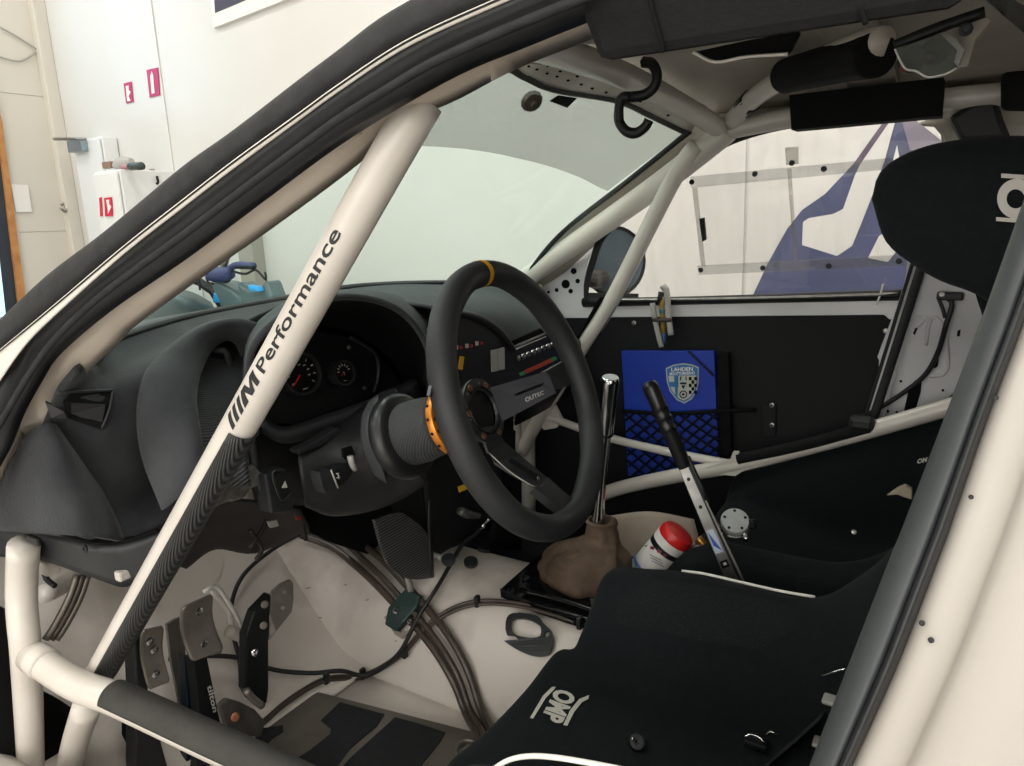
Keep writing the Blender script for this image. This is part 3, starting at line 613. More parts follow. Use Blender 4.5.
# mirror
c=Y(614,262,-.84); mir=T('side_mirror',c,'round backed passenger door mirror outside the window','mirror')
nrm=(CAM-c).normalized(); u_,v_,n_=axes(nrm)
lathe('mirror_housing',c-nrm*.05,nrm,[(0,-.06),(.05,-.055),(.085,-.03),(.098,.01),(.10,.05),(.097,.056)],mat('mirror_housing','#8d8a86',.5),mir,seg=30,sx=.88)
lathe('mirror_rim',c,nrm,[(.088,.006),(.10,.012),(.10,0),(.088,0)],DARKM,mir,seg=30,sx=.88)
lathe('mirror_glass',c,nrm,[(0,.009),(.09,.008)],mat('mirror_surface','#4a5862',.3,.3,col2='#37434b',scale=8),mir,seg=30,sx=.88)
box('mirror_arm',Y(597,279,-.79),(.05,.08,.05),mat('mirror_arm_dark','#4a4644',.5),mir,bevel=.02)
# ================================================================== POCKET, FOLDER, PLIERS
fo=T('blue_folder',Y(672,440,YD+.04),'blue folder with a shield badge standing in the door net','folder')
fp=plate('folder_board',[Y(x,y,YD+.035) for x,y in ((621,351),(714,351),(718,448),(716,468),(628,476))],.015,BLUEF,fo,bevel=.002)
bpy.context.view_layer.update(); ft=bvh(fp)
tube('elastic_strap',[Y(688,351,YD+.04),Y(714,376,YD+.04)],.003,mat('navy_elastic','#0a1438',.8),fo,n=4,seg=6)
sh=[(666,368),(674,364.5),(684,363),(693,364.5),(699,367),(699,382),(697,391),(692,399),(684.5,403.5),(677,400),(670,391),(667,381)]
def inset(p,k): 
    cx=sum(a for a,b in p)/len(p); cy=sum(b for a,b in p)/len(p); return [(cx+(a-cx)*k,cy+(b-cy)*k) for a,b in p]
BB=mat('badge_blue','#2e6fa8',.5)
for nm,p,m_,o_ in (('badge_rim',sh,mat('badge_silver','#a8b0b2',.5),.0015),('badge_line',inset(sh,.93),BB,.0022),('badge_field',inset(sh,.86),mat('badge_pale','#b9bdb4',.5),.003)):
    v,f=poly2([p]); lay(nm,v,f,ft,m_,fo,o_)
for nm,p,m_ in (('badge_band',[(668,368.5),(684,365),(697.5,368.5),(697.5,375),(668.5,375.5)],BB),('badge_cross',[(674.5,375.5),(679,375.5),(678,397),(676,396)],BB),('badge_cross',[(668.5,381.5),(679,381.5),(679,386.5),(670,386.5)],BB)):
    v,f=poly2([p]); lay(nm,v,f,ft,m_,fo,.004)
textpx('badge_lettering','LAHDEN',(672,371),(693.5,370.5),(672,367.2),ft,WHITE,fo,.02,.005)
textpx('badge_lettering','MOOTTORIKERHO',(670.5,375),(695.5,374),(670.5,372),ft,WHITE,fo,.02,.005)
for r in range(5):
    for q in range(3):
        if (r+q)%2==0:
            x0=689.5+q*2.7; y0=376.5+r*3.4
            v,f=poly2([[(x0,y0),(x0+2.7,y0),(x0+2.7,y0+3.4),(x0,y0+3.4)]]); lay('badge_check',v,f,ft,DEEP,fo,.005)
v,f=poly2([circ((684,394),4,4,14),circ((684,394),3,3,14)[::-1]]); lay('badge_wheel',v,f,ft,DEEP,fo,.005)
v,f=poly2([circ((684,394),1.4,1.2,10)]); lay('badge_wheel',v,f,ft,DEEP,fo,.005)
for p in ([(681,376),(682.5,376),(681.5,380),(680.5,380)],[(686,376),(687,376),(687.5,380),(686.5,380)],[(680.5,382),(687.5,382),(687,384),(681,384)],[(682,385),(686,385),(684,389)]):
    v,f=poly2([p]); lay('badge_car',v,f,ft,DARKM,fo,.005)
net=T('door_net',Y(672,440,YD+.05),'black diamond mesh pocket net stretched over the lower half of the folder','net')
N0=[(622,412),(720,411)]; NB=[(626,478),(722,470)]
vs=[];fs=[]
def npt(a,b):
    x=N0[0][0]+(N0[1][0]-N0[0][0])*a; x+=b*3; y=411+b*(66-6*a)+2.5*math.sin(math.pi*a); return Y(x,y,YD+.052)
for i in range(-6,12):
    for sgn in (1,-1):
        a0=i/7.0; P=[]
        for k in range(13):
            b=k/12; a=a0+sgn*b*.8
            if 0<=a<=1: P.append(npt(a,b))
        if len(P)>2:
            v,f=tubemesh(P,.0028,n=len(P),seg=5); b_=len(vs); vs+=v; fs+=[tuple(q+b_ for q in t) for t in f]
mk('mesh_cords',vs,fs,DEEP,net,kind='stuff')
tube('top_cord',[npt(k/8,0) for k in range(9)]+[Y(756,410,YD+.012)],.005,DEEP,net,n=20,seg=6)
plate('pocket_edge',[Y(x,y,YD+.03) for x,y in ((718,352),(728,353),(731,450),(722,470),(716,440))],.02,DEEP,net)
pl=T('pen_clip',Y(660,320,YD+.05),'grey pens and gold pen clipped together on the passenger door top','pens')
DD=YD+.05
tube('grey_pen',[Y(652.5,303,DD),Y(655.5,322,DD),Y(661.5,347,DD)],.007,GREYL,pl,n=8,seg=8); tube('grey_pen',[Y(662,289,DD),Y(664.8,287,DD),Y(667,293,DD),Y(668.5,316,DD),Y(671,335,DD)],.0075,GREYL,pl,n=16,seg=8)
tube('gold_pen',[Y(661.5,297,DD-.01),Y(663,325,DD-.01),Y(663.5,333,DD-.01)],.0065,mat('gold_pen','#8f7434',.4),pl,n=6,seg=8); tube('blue_tip',[Y(663.5,333,DD-.01),Y(664,343,DD-.01)],.0065,mat('blue_pen_tip','#2e5587',.4),pl,n=4,seg=8)
tube('teal_ring',[Y(662,309,DD-.01),Y(662.2,313,DD-.01)],.0072,mat('teal_pen','#2f6a78',.4),pl,n=3,seg=8)
tube('pen_cap',[Y(660,302,DD-.01),Y(661.5,292,DD-.01)],.008,BLK,pl,n=3,seg=8); tube('clip_bar',[Y(653,320,DD+.008),Y(671,320,DD+.008)],.005,mat('brown_clip','#4a3f38',.5),pl,n=3,seg=8)

# ================================================================== ROLL CAGE
cage=T('roll_cage',(0,0,.2),'cream painted tubular roll cage with carbon sleeved tubes round the whole cabin','roll cage')
def cg(pts,r=.0195,nm='cage_tube',m_=CREAM,**k): return tube(nm,pts,r,m_,cage,**k)
ya=lambda y: .56+.085*(y-100)/590
dg_pts=[Y(423,100,.55)]+[Y(x,y,ya(y)) for x,y in ((377,180),(268,375),(155,575),(91,689))]
dgt=cg(dg_pts,.0185,n=40,seg=32)
# fillet where the diagonal meets the pillar and the lower bar
tube('weld_collar',[Y(88,695,.655),Y(97,678,.65)],.0215,CREAM,cage,n=4,seg=20)
ddir=(dg_pts[-1]-dg_pts[1]).normalized()
ref=(RT*1.0+F*(-.18)-UP*.2); ref=(ref-ddir*ref.dot(ddir)).normalized()
P_=[Y(x,y,ya(y)) for x,y in ((240,425),(155,575),(102,668))]
def tocam(P):
    d=(P[-1]-P[0]).normalized(); e=(CAM-(P[0]+P[-1])/2).normalized(); return (e-d*e.dot(d)).normalized()
def cov(P,a,b,side):
    d=(P[-1]-P[0]).normalized(); return (a,b) if d.cross(tocam(P)).dot(side)>0 else (-b,-a)
tube('carbon_sleeve',P_,.0200,CARBON,cage,n=30,seg=22,arc=cov(P_,-.30,2.7,RT),ref=tocam(P_),thick=.0012,label='carbon patterned sleeve on the lower half of the windscreen pillar tube')
st_=[(6,560),(24,640),(29,770),(30,900)]
cg([Y(24,545,.672),Y(22,575,.672),Y(22,610,.68),Y(26,655,.69),Y(31,770,.69),Y(32,860,.69)],.020,n=30,rr=lambda s:.0195-.0035*s)
cg([Y(30,655,.69),Y(75,684,.68),Y(118,700,.672),Y(207,741,.65),Y(290,779,.63),Y(420,840,.60)],.0195,n=40)
tube('weld_collar',[Y(34,657,.689),Y(46,665,.686)],.0212,CREAM,cage,n=4,seg=20)
Q_=[Y(114,698,.676),Y(160,719,.668),Y(207,741,.655),Y(290,779,.634),Y(400,832,.607)]
tube('foam_sleeve',Q_,.0215,mat('worn_black_sleeve','#2b2a28',.7,col2='#353330',scale=40,bump=.25,bscale=200),cage,n=40,seg=22,arc=cov(Q_,-.75,2.6,UP),ref=tocam(Q_),thick=.001,label='worn black sleeve on top of the lower door bar')
cg([Y(88,703,.672),Y(76,740,.66),Y(64,790,.65),Y(40,900,.64)],.018)
CL=resamp(cr(dg_pts,120),400)
# lettering wrapped round the diagonal tube
def wraptext(nm,s,p0,p1,th0,h,r,m_,bold=.01,raw=None):
    v,f=(textmesh(s,bold) if raw is None else raw)
    bm=bmesh.new(); V_=[bm.verts.new((a,b,0)) for a,b in v]
    for t_ in f:
        try: bm.faces.new([V_[i] for i in t_])
        except Exception: pass
    for k_ in range(1,12): bmesh.ops.bisect_plane(bm,geom=bm.verts[:]+bm.edges[:]+bm.faces[:],plane_co=(0,k_/12,0),plane_no=(0,1,0))
    bm.verts.index_update(); v=[(q.co.x,q.co.y) for q in bm.verts]; f=[tuple(q.index for q in g.verts) for g in bm.faces]; bm.free()
    ax_=(p1-p0); L=ax_.length; t=ax_/L
    cc=-(F*1.0); e=(ray(300,300)*-1).normalized(); e=(e-t*e.dot(t)).normalized(); side=t.cross(e)
    CL0=min(range(400),key=lambda i:(CL[i]-p0).length); CL1=min(range(400),key=lambda i:(CL[i]-p1).length)
    if side.dot(RT)>0: side=-side      # side points to picture left / up = letter tops
    # centre line of the tube nearest this stretch
    vs=[]
    for a,b in v:
        u_=CL0+(CL1-CL0)*a; i_=min(int(u_),len(CL)-2); q=CL[i_].lerp(CL[i_+1],u_-i_); th=th0+(b*h)/r; vs.append(q+(e*math.cos(th)+side*math.sin(th))*r)
    return mk(nm,vs,f,m_,cage,smooth=False,label='black lettering running up the tube' if s else None)
def onaxis(px,py):
    # point on the tube's centre line whose projection is nearest
    best=None;C_=cr(dg_pts,400)
    for c in C_:
        d=c-CAM; z=d.dot(F); x=512+FPX*d.dot(RT)/z; y=383-FPX*d.dot(UP)/z; q=(x-px)**2+(y-py)**2
        if best is None or q<best[0]: best=(q,c)
    return best[1]
PRT=mat('black_print','#1b1d22',.5)
wraptext('lettering','Performance',onaxis(273,369),onaxis(350,232),.20,.0134,.0189,PRT,.018)
# striped M emblem
def emb(poly): return [(a,b) for a,b in poly]
for nm,poly,m_ in (('emblem_stripe',[(0,.0),(.10,0),(.24,1),(.14,1)],PRT),('emblem_stripe',[(.16,0),(.26,0),(.40,1),(.30,1)],PRT),('emblem_stripe',[(.32,0),(.42,0),(.56,1),(.46,1)],PRT),('emblem_letter',[(.46,0),(.60,0),(.68,.62),(.72,0),(.82,0),(.93,.62),(.90,0),(1.0,0),(1.06,1),(.92,1),(.80,.42),(.76,1),(.62,1)],PRT)):
    wraptext(nm,'',onaxis(241,422),onaxis(268,374),.20,.0140,.0189,m_,raw=poly2([poly],.12))
# passenger side
cg([Y(480,310,-.62),Y(560,254,-.58),Y(654,188,-.54),Y(712,143,-.515),Y(727,130,-.51)],.026,n=36,m_=CREAM,seg=20)
cg([Y(697,145,-.50),Y(673,180,-.51),Y(612,300,-.55),Y(583,346,-.565),Y(543,412,-.59),Y(521,452,-.60)],.019,n=36)
tube('foam_sleeve',[Y(607,303,-.535),Y(580,350,-.55),Y(560,384,-.56)],.0225,FOAM,cage,n=14,seg=16,arc=(-2.6,.2),ref=RT,thick=.002)
cg([Y(535,412,-.6),Y(600,435,-.59),Y(660,450,-.585),Y(735,465,-.58)],.0105)
cg([Y(498,416,-.6),Y(520,412,-.6),Y(543,414,-.6)],.015); cg([Y(517,420,-.62),Y(517,460,-.62)],.013)
cg([Y(590,500,-.56),Y(620,488,-.56),Y(680,475,-.56),Y(737,465,-.56),Y(830,441,-.56),Y(950,407,-.56),Y(1040,380,-.56)],.018,n=36)
tube('foam_sleeve',[Y(738,459,-.55),Y(800,446,-.55),Y(870,427,-.55)],.013,FOAM,cage,n=14,seg=14)
box('sleeve_end',Y(862,423,-.55),(.05,.03,.032),BLK,cage,bevel=.01)
plate('cage_gusset',[Y(x,y,-.545) for x,y in ((690,472),(730,460),(733,452),(738,452),(742,462),(776,462),(745,470),(735,476))],.01,CREAM,cage)
plate('cage_gusset',[Y(x,y,-.59) for x,y in ((534,418),(541,402),(552,400),(556,408),(562,420),(556,428),(544,430))],.01,CREAM,cage)
# roof tubes
cg([Y(480,40,.42),Y(530,42,.28),Y(600,66,-.02),Y(625,76,-.10),Y(660,93,-.28),Y(700,116,-.44),Y(724,131,-.51)],.0205,n=36)
cg([Y(727,130,-.51),Y(800,116,-.51),Y(868,108,-.51),Y(960,98,-.51),Y(1060,90,-.51)],.0195)
cg([Y(731,122,-.50),Y(758,95,-.42),Y(800,70,-.28),Y(860,45,-.1),Y(884,41,-.06)],.0185,n=30)
cg([Y(480,40,.42),Vector((-.2,.49,1.262)),Vector((-.5,.51,1.275)),Vector((-1.0,.51,1.27))],.0195)
cg([Vector((-.82,.51,1.275)),Vector((-.86,.3,1.315)),Vector((-.88,0,1.335)),Vector((-.86,-.3,1.315)),Vector((-.82,-.51,1.27))],.0205)
cg([Vector((-.83,-.51,1.27)),Vector((-.86,-.60,.9)),Vector((-.87,-.63,.26))],.0205); cg([Vector((-.83,.51,1.27)),Vector((-.86,.60,.9)),Vector((-.87,.63,.26))],.0205)
cg([Vector((.55,-.6,.93)),Vector((.6,-.63,.6)),Vector((.62,-.64,.26))],.0205)
tube('weld_collar',[Y(744,108,-.47),Y(752,100,-.445)],.0215,DARKM,cage,n=4,seg=20)
# cage pads (foam)
def pad(nm,pts,r,lb,n=24,sq=.0,m_=FOAM,g='foam pads on the roof tubes'):
    o=tube(nm,pts,r,m_,n=n,seg=20); tag(o,lb,'padding',g); bev(o,.003); return o
def slab(nm,px4,yv,th,lb):
    o=plate(nm,[Y(x,y,yv) for x,y in px4],th,FOAM,bevel=.008); tag(o,lb,'padding','foam pads on the roof tubes'); return o
o=plate('foam_pad',[Y(x,y,.60) for x,y in ((579,16),(590,-40),(964,-70),(965,10),(800,34),(662,55),(597,65))],.11,FOAM,bevel=.008,dirv=(0,-1,.42)); tag(o,'long black foam pad over the driver side roof tube along the top edge','padding','foam pads on the roof tubes')
tube('tape_strip',[Y(648,-10,.602),Y(655,20,.602),Y(664,52,.602)],.0015,DEEP,o,n=8,seg=6)
tube('cable_tie',[Y(860,8,.602),Y(866,24,.602)],.0015,DEEP,o,n=8,seg=6)
o2=plate('sun_visor_panel',[Y(x,y,.36) for x,y in ((690,52),(745,40),(800,30),(788,53),(745,58),(715,61))],.012,DEEP,bevel=.003); tag(o2,'thin black panel with a pale torn edge tucked behind the long roof pad','panel')
tube('pale_edge',[Y(x,y,.365) for x,y in ((693,52),(715,62),(745,57),(788,54))],.0016,CREAM,o2,n=16,seg=6)
pad('foam_pad',[Y(786,76,-.33),Y(805,71,-.26),Y(850,60,-.13),Y(876,55,-.06)],.029,'slanting black foam pad round the diagonal roof tube in front of the roof switch box')
slab('foam_pad',((789,95),(944,77),(941,116),(940,116),(791,130)),-.44,.05,'straight black foam pad along the passenger side roof tube above the window')
slab('foam_pad',((1001,72),(1060,66),(1060,110),(1001,108)),-.42,.05,'black foam pad at the right edge on the passenger side roof tube')
o=plate('belt_housing',[Y(x,y,-.5) for x,y in ((947,117),(975,100),(985,95),(998,100),(1003,118),(1012,140),(960,142))],.06,BLK,bevel=.01); tag(o,'black belt anchor block between two roof pads above the headrest','anchor')
# map light / clear cover
ml=T('roof_switch_box',Y(930,50,.1),'clear plastic cover with dark red switches hanging under the roof','switch box')
plate('clear_cover',[Y(x,y,.1) for x,y in ((895,48),(940,34),(950,32),(962,52),(958,66),(945,74),(928,77),(916,71),(906,69),(900,60))],.008,glass('smoky_cover',(.75,.78,.76,1),.08,.45,'#7c817d'),ml,bevel=.001)
plate('side_plate',[Y(x,y,.105) for x,y in ((940,34),(948,30),(965,50),(958,66),(954,62),(957,50))],.01,STEEL,ml)
tube('cover_edge',[Y(x,y,.103) for x,y in ((895,49),(900,60),(906,69),(916,71),(928,77),(945,74),(957,68))],.0012,WHITE,ml,n=30,seg=6)
tube('mount_bar',[Y(894,46,.09),Y(935,29,.09),Y(985,12,.09)],.006,BLK,ml,n=14,seg=8)
plate('bracket',[Y(x,y,.09) for x,y in ((940,30),(980,14),(992,20),(975,40),(968,66),(958,68),(955,42))],.015,ROOFC,ml,bevel=.002)
screw(Y(966,29,.1),(0,1,-.3),.007,DARKM,ml)
for x,y in ((911,60),(935,52)):
    lathe('switch',Y(x,y,.085),(0,1,-.3),[(.014,-.02),(.014,0),(.008,.003)],DARKM,ml,seg=14); lathe('switch_cap',Y(x-5,y+6,.09),(0,1,-.3),[(.006,0),(.006,.008),(0,.01)],mat('dark_red_cap','#5e1b22',.4),ml,seg=10)
# hook hanging from header tube
hk=T('helmet_hook',Y(640,95,-.1),'black plastic hook hanging from the roof tube behind the windscreen','hook')
hc=[(642,62),(652,64),(657,75),(654,87),(644,95),(630,97),(622,98),(619,108),(619,121),(626,131),(636,133),(645,127),(649,120)]
tube('hook_body',[Y(x,y,-.10) for x,y in hc],.0085,mat('hook_black','#1a1b1b',.5),hk,n=60,seg=4)
tube('hook_body',[Y(x,y,-.092) for x,y in hc[5:9]],.0085,mat('hook_black','#1a1b1b',.5),hk,n=20,seg=4)
# ================================================================== DASHBOARD
da=T('dashboard',(.5,.1,.65),'black flocked rally dashboard with two gauges and a torn lower edge','dashboard')
d1=patch('dash_shell',[
 [Y(84,352,.60)+Vector((0,.02,0)),Y(107,343,.50),Y(178,321,.33),Y(260,305,.15),Y(350,289,-.13)],
 [Y(76,368,.655),Y(120,362,.52),Y(185,340,.38),Y(265,318,.24),Y(345,301,-.02)],
 [Y(58,392,.668),Y(110,385,.60),Y(165,360,.50),Y(225,335,.37),Y(300,315,.28)],
 [Y(42,425,.672),Y(100,425,.625),Y(150,395,.55),Y(200,380,.44),Y(270,350,.34)],
 [Y(18,470,.675),Y(85,475,.640),Y(140,455,.575),Y(190,440,.47),Y(250,430,.40)],
 [Y(-4,528,.675),Y(70,535,.640),Y(115,538,.605),Y(160,525,.575),Y(235,480,.46)]],FLOCK,da,nu=44,nv=44,thick=.008,label='matt black flocked dash top and end')
# near end cap bulge
patch('dash_end_bulge',[
 [Y(46,421,.676),Y(55,427,.668),Y(66,441,.640)],
 [Y(22,445,.685),Y(58,448,.682),Y(91,474,.630)],
 [Y(0,490,.690),Y(65,495,.690),Y(112,512,.622)],
 [Y(-8,530,.690),Y(70,534,.688),Y(124,542,.615)]],FLOCK,da,nu=16,nv=20,thick=.006)
# instrument pod bulge with rolled edge
cre=[(266,332),(250,322),(230,319),(199,327),(167,350),(146,373),(138,405),(143,454),(163,508)]
ya_=[.39,.41,.43,.465,.51,.55,.575,.59,.60]
opn=[(243,356),(236,343),(226,339),(211,349),(199,371),(194,395),(195,415),(199,440),(206,478)]
yy=[.385,.395,.405,.44,.485,.52,.54,.555,.565]
mid_=[(a[0]*.5+b[0]*.5,a[1]*.5+b[1]*.5) for a,b in zip(cre,opn)]
patch('pod_shell',[[Y(x-1,y,v-.02) for (x,y),v in zip(cre,ya_)],[Y(x+2,y+1,v+.004) for (x,y),v in zip(cre,ya_)],[Y(x,y,(v+w)/2+.014) for (x,y),v,w in zip(mid_,yy,ya_)],[Y(x,y,v+.004) for (x,y),v in zip(opn,yy)],[Y(x+1,y+1,v-.03) for (x,y),v in zip(opn,yy)]],FLOCK,da,nu=44,nv=22,thick=.003)
patch('pod_recess',[[Y(x-3,y-3,v-.022) for (x,y),v in zip(opn[1:],yy[1:])],[Y(x+18,y+6,v-.045) for (x,y),v in zip(opn[1:],yy[1:])],[Y(x+45,y+8,v-.075) for (x,y),v in zip(opn[1:],yy[1:])]],RIBB,da,nu=24,nv=12,thick=.003,label='ribbed dark panel inside the rounded opening')
tube('recess_lip',[Y(214,352,.425),Y(224,350,.415),Y(229,362,.41),Y(232,376,.405),Y(238,388,.40)],.006,BLKG,da,n=16,seg=8)
# end vent: recessed rectangular duct
bpy.context.view_layer.update(); d1t=bvh([o for o in da.children if o.name.startswith(('dash_shell','dash_end'))])
vp=[(72,389),(112,391),(109,407),(101,429),(68,417),(62,400)]
v,f=poly2([vp]); lay('vent_recess',v,f,d1t,DEEP,da,.003)
def dpt(x,y,o=.004):
    d=ray(x,y).normalized(); h=d1t.ray_cast(CAM,d); n=h[1] if h[1].dot(d)<0 else -h[1]; return h[0]+n*o
tube('vent_frame',[dpt(*p) for p in ((60,392),(72,389.5),(111,391.5))],.0018,BLKG,da,n=16,seg=6)
tube('vent_frame',[dpt(*p) for p in ((111,392),(107,410),(101,428))],.0018,BLKG,da,n=12,seg=6)
plate('vent_blade',[dpt(*p,.006) for p in ((70,400),(103,404),(100,421),(72,411))],.003,BLK,da)
plate('vent_side',[dpt(*p,.007) for p in ((52,402),(64,408),(68,415),(48,421))],.003,BLKG,da)
# lower lip under the flocked shell, ragged
patch('dash_lower_lip',[[Y(-6,528,.66),Y(40,528,.645),Y(90,541,.63),Y(125,541,.605),Y(165,528,.575)],[Y(-6,552,.655),Y(45,556,.64),Y(95,572,.625),Y(130,582,.60),Y(160,560,.58)]],BLKG,da,nu=30,nv=6,thick=.02,label='plain black plastic lower dash lip')
tube('lip_seam',[Y(-6,526,.675),Y(40,527,.66),Y(88,542,.648),Y(122,542,.62),Y(158,530,.59)],.003,DEEP,da,n=30,seg=6)
box('clip_tab',Y(34,540,.67),(.03,.006,.012),DARKM,da); screw(Y(86,549,.645),(0,1,.2),.005,BLK,da)
box('paint_tab',Y(48,566,.63),(.03,.02,.02),CREAM,da)
box('paint_tab',Y(124,574,.61),(.014,.02,.014),CREAM,da)
tube('short_black_wire',[Y(43,566,.62),Y(46,578,.62),Y(55,586,.62)],.004,BLK,da,n=10,seg=6)
# binnacle hood
xr=.30; XR=lambda x,y,v=.0:X(x,y,xr+v)
rim=[(247,395,.06),(252,350,.03),(275,322,.0),(305,304,.0),(340,297,.0),(370,299,.0),(395,308,.0),(413,323,.0),(425,342,.0),(429,358,.0),(431,376,.02)]
hin=[X(x,y,xr+v) for x,y,v in rim]
outr=[(242,385,.16),(250,335,.2),(275,310,.25),(305,299,.3),(345,294,.36),(375,293,.38),(405,297,.4),(430,305,.38),(445,325,.3),(448,345,.25),(445,370,.2)]
hout=[X(x,y,xr+v) for x,y,v in outr]
fr=[X(x+(-1),y-2,xr+v+.01) for x,y,v in rim]
patch('binnacle_hood',[hin,fr,[a.lerp(b,.4)+Vector((0,0,.006)) for a,b in zip(fr,hout)],hout],FLOCKG,da,nu=40,nv=14,thick=.005,label='worn instrument hood')
tube('hood_rim',hin,.005,FLOCK,da,n=50,seg=8)
XG=.455
gp=[(256,372),(262,340),(285,330),(320,332),(350,337),(375,352),(392,370),(402,385),(404,400),(402,404),(300,424),(268,424),(256,410)]
patch('hood_inside',[hin,[h.lerp(X(x,y,XG+.02),.6) for h,(x,y) in zip(hin,((252,395),(252,360),(268,335),(295,318),(325,314),(352,318),(376,330),(394,348),(405,366),(412,380),(414,395)))],[X(x,y,XG+.01) for x,y in ((252,400),(253,370),(268,343),(292,328),(320,325),(348,330),(372,343),(390,358),(402,374),(408,388),(408,400))]],DEEP,da,nu=40,nv=10,thick=.003)
gpl=plate('gauge_panel',[X(x,y,XG+.004*(424-y)/20) for x,y in gp],.006,BLK,da,bevel=.002,label='black gauge panel')
tube('gauge_panel_edge',[X(x,y,XG) for x,y in ((350,337),(372,350),(378,362),(378,378),(374,392))],.0035,BLKG,da,n=20,seg=8)
def gauge(c,r,lb,kind):
    n=Vector((-.95,.0,.2)).normalized(); n=(n+(CAM-c).normalized()*.25).normalized()
    g=lathe('gauge',c,n,[(r*.86,.004),(r*.9,.012),(r,.012),(r*1.02,.006),(r*1.02,-.01)],BLKG,da,seg=36,label=lb)
    lathe('gauge_face',c,n,[(0,.006),(r*.88,.006)],mat('gauge_black','#101112',.4),da,seg=30)
    u,v,n=axes(n)
    def on(a,b,o=.0075): return c+u*a*r+v*b*r+n*o
    def bar(a0,b0,a1,b1,w_,m_,nm):
        d=Vector((a1-a0,b1-b0)); d.normalize(); p=Vector((-d.y,d.x))*w_
        mk(nm,[on(a0+p.x,b0+p.y),on(a1+p.x*.5,b1+p.y*.5),on(a1-p.x*.5,b1-p.y*.5),on(a0-p.x,b0-p.y)],[(0,1,2,3)],m_,g,smooth=False)
    if kind==0:
        for k in range(9):
            t=math.radians(-40+k*32); bar(.62*math.cos(t),.62*math.sin(t),.76*math.cos(t),.76*math.sin(t),.03,SILVP,'gauge_tick')
        for k in range(4):
            t=math.radians(-20+k*38); bar(.40*math.cos(t)-.06,.40*math.sin(t),.40*math.cos(t)+.08,.40*math.sin(t)+.03,.035,SILVP,'gauge_numeral')
        bar(-.1,-.05,-.55,-.5,.05,REDM,'gauge_needle')
        bar(-.1,-.72,.18,-.70,.03,SILVP,'gauge_numeral')
    else:
        for k in range(7):
            t=math.radians(10+k*28); bar(.42*math.cos(t),.42*math.sin(t)+.1,.62*math.cos(t),.62*math.sin(t)+.1,.05,SILVP,'gauge_tick')
        bar(.05,-.02,-.38,-.22,.05,REDM,'gauge_needle'); bar(-.03,.1,.05,-.25,.03,SILVP,'gauge_tick'); bar(-.2,-.62,.15,-.66,.03,SILVP,'gauge_numeral')
def Gp(x,y): return X(x,y,XG-.004)
gauge(Gp(299,374),.0345,'large dash gauge half hidden behind the white tube with red needle',0)
gauge(Gp(341.5,373),.0215,'small round dash gauge with red needle',1)
for x,y in ((349,347.5),(364.5,388)): screw(X(x,y,XG-.004),(-1,.3,.2),.004,STEEL,da)
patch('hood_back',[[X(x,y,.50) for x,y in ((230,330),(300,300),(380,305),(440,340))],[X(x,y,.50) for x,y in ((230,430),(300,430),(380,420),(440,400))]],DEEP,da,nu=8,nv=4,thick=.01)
plate('dash_shade_plate',[X(x,y,.58) for x,y in ((285,495),(400,480),(412,575),(391,578),(377,557),(336,544),(303,529))],.02,DEEP,da)  # black plate cut to the shape of the shade under the dash
# ledge under gauges
patch('gauge_ledge',[[X(x,y,.44) for x,y in ((262,418),(285,428),(330,414),(380,396),(415,378))],[X(x,y,.415) for x,y in ((262,424),(286,434),(332,420),(382,402),(418,384))],[X(x,y,.44) for x,y in ((262,432),(288,442),(334,430),(384,414),(420,396))]],FLOCKG,da,nu=24,nv=10,thick=.006)
patch('lower_facia',[[X(x,y,.45) for x,y in ((236,400),(288,436),(334,426),(384,410),(440,390))],[X(x,y,.46) for x,y in ((240,450),(290,462),(340,452),(390,440),(450,430))],[X(x,y,.50) for x,y in ((255,500),(290,505),(340,500),(400,495),(470,470))]],BLK,da,nu=20,nv=14,thick=.006)
tube('facia_edge',[X(x,y,.40) for x,y in ((250,425),(252,445),(256,470),(262,492))],.006,BLKG,da,n=14,seg=8)
tube('facia_edge',[X(x,y,.41) for x,y in ((243,432),(247,450),(251,476))],.003,FLOCKG,da,n=12,seg=8)
# hazard switch block
hz=plate('hazard_switch_block',[X(x,y,.38) for x,y in ((265,474),(286,468),(295,500),(293,512),(272,514))],.03,BLKG,da,bevel=.003)
hb=plate('hazard_button',[X(x,y,.372) for x,y in ((273,473),(283,471),(291,492),(281,499))],.006,BLK,hz,bevel=.0015)
tube('button_frame',[X(x,y,.371) for x,y in ((284,470),(272.5,473),(281,500),(292,493))],.0018,GREYL if 0 else BLKG,hz,n=14,seg=6)
plate('hazard_triangle',[X(x,y,.370) for x,y in ((285.5,481),(282,488),(287.5,487.5))],.001,SILVP,hz)
# torn fibre stuffing
random.seed(3)
patch('torn_fibre_padding',[[X(x,y,.40)+Vector((random.uniform(-.006,.006),0,random.uniform(-.004,.004))) for x,y in r] for r in (((216,496),(226,483),(238,474),(250,468),(258,470)),((220,502),(232,490),(243,482),(253,478),(260,480)),((212,506),(226,503),(236,497),(248,490),(258,486)))],FOAMT,da,nu=30,nv=16,thick=.01,label='torn grey fibre padding hanging out')
patch('under_dash_tray',[[X(x,y,.50) for x,y in ((160,530),(200,505),(240,500),(300,510))],[X(x,y,.58) for x,y in ((170,560),(205,530),(250,525),(310,530))],[X(x,y,.66) for x,y in ((185,568),(215,548),(255,552),(300,532))]],mat('brown_grime','#3a3735',.8,col2='#2a2826',scale=14,detail=8),da,nu=16,nv=12,thick=.006)
for p in (((250,530),(262,548),(256,560)),((290,512),(300,518),(306,540)),((270,512),(262,530),(250,548))):
    tube('loose_wire',[X(x,y,.55) for x,y in p],.004,mat('brown_wire','#2d2523',.5),da,n=10,seg=6)
plate('relay_tag',[X(x,y,.52) for x,y in ((268,522),(277,520),(279,526),(271,528))],.004,GREYL,da)
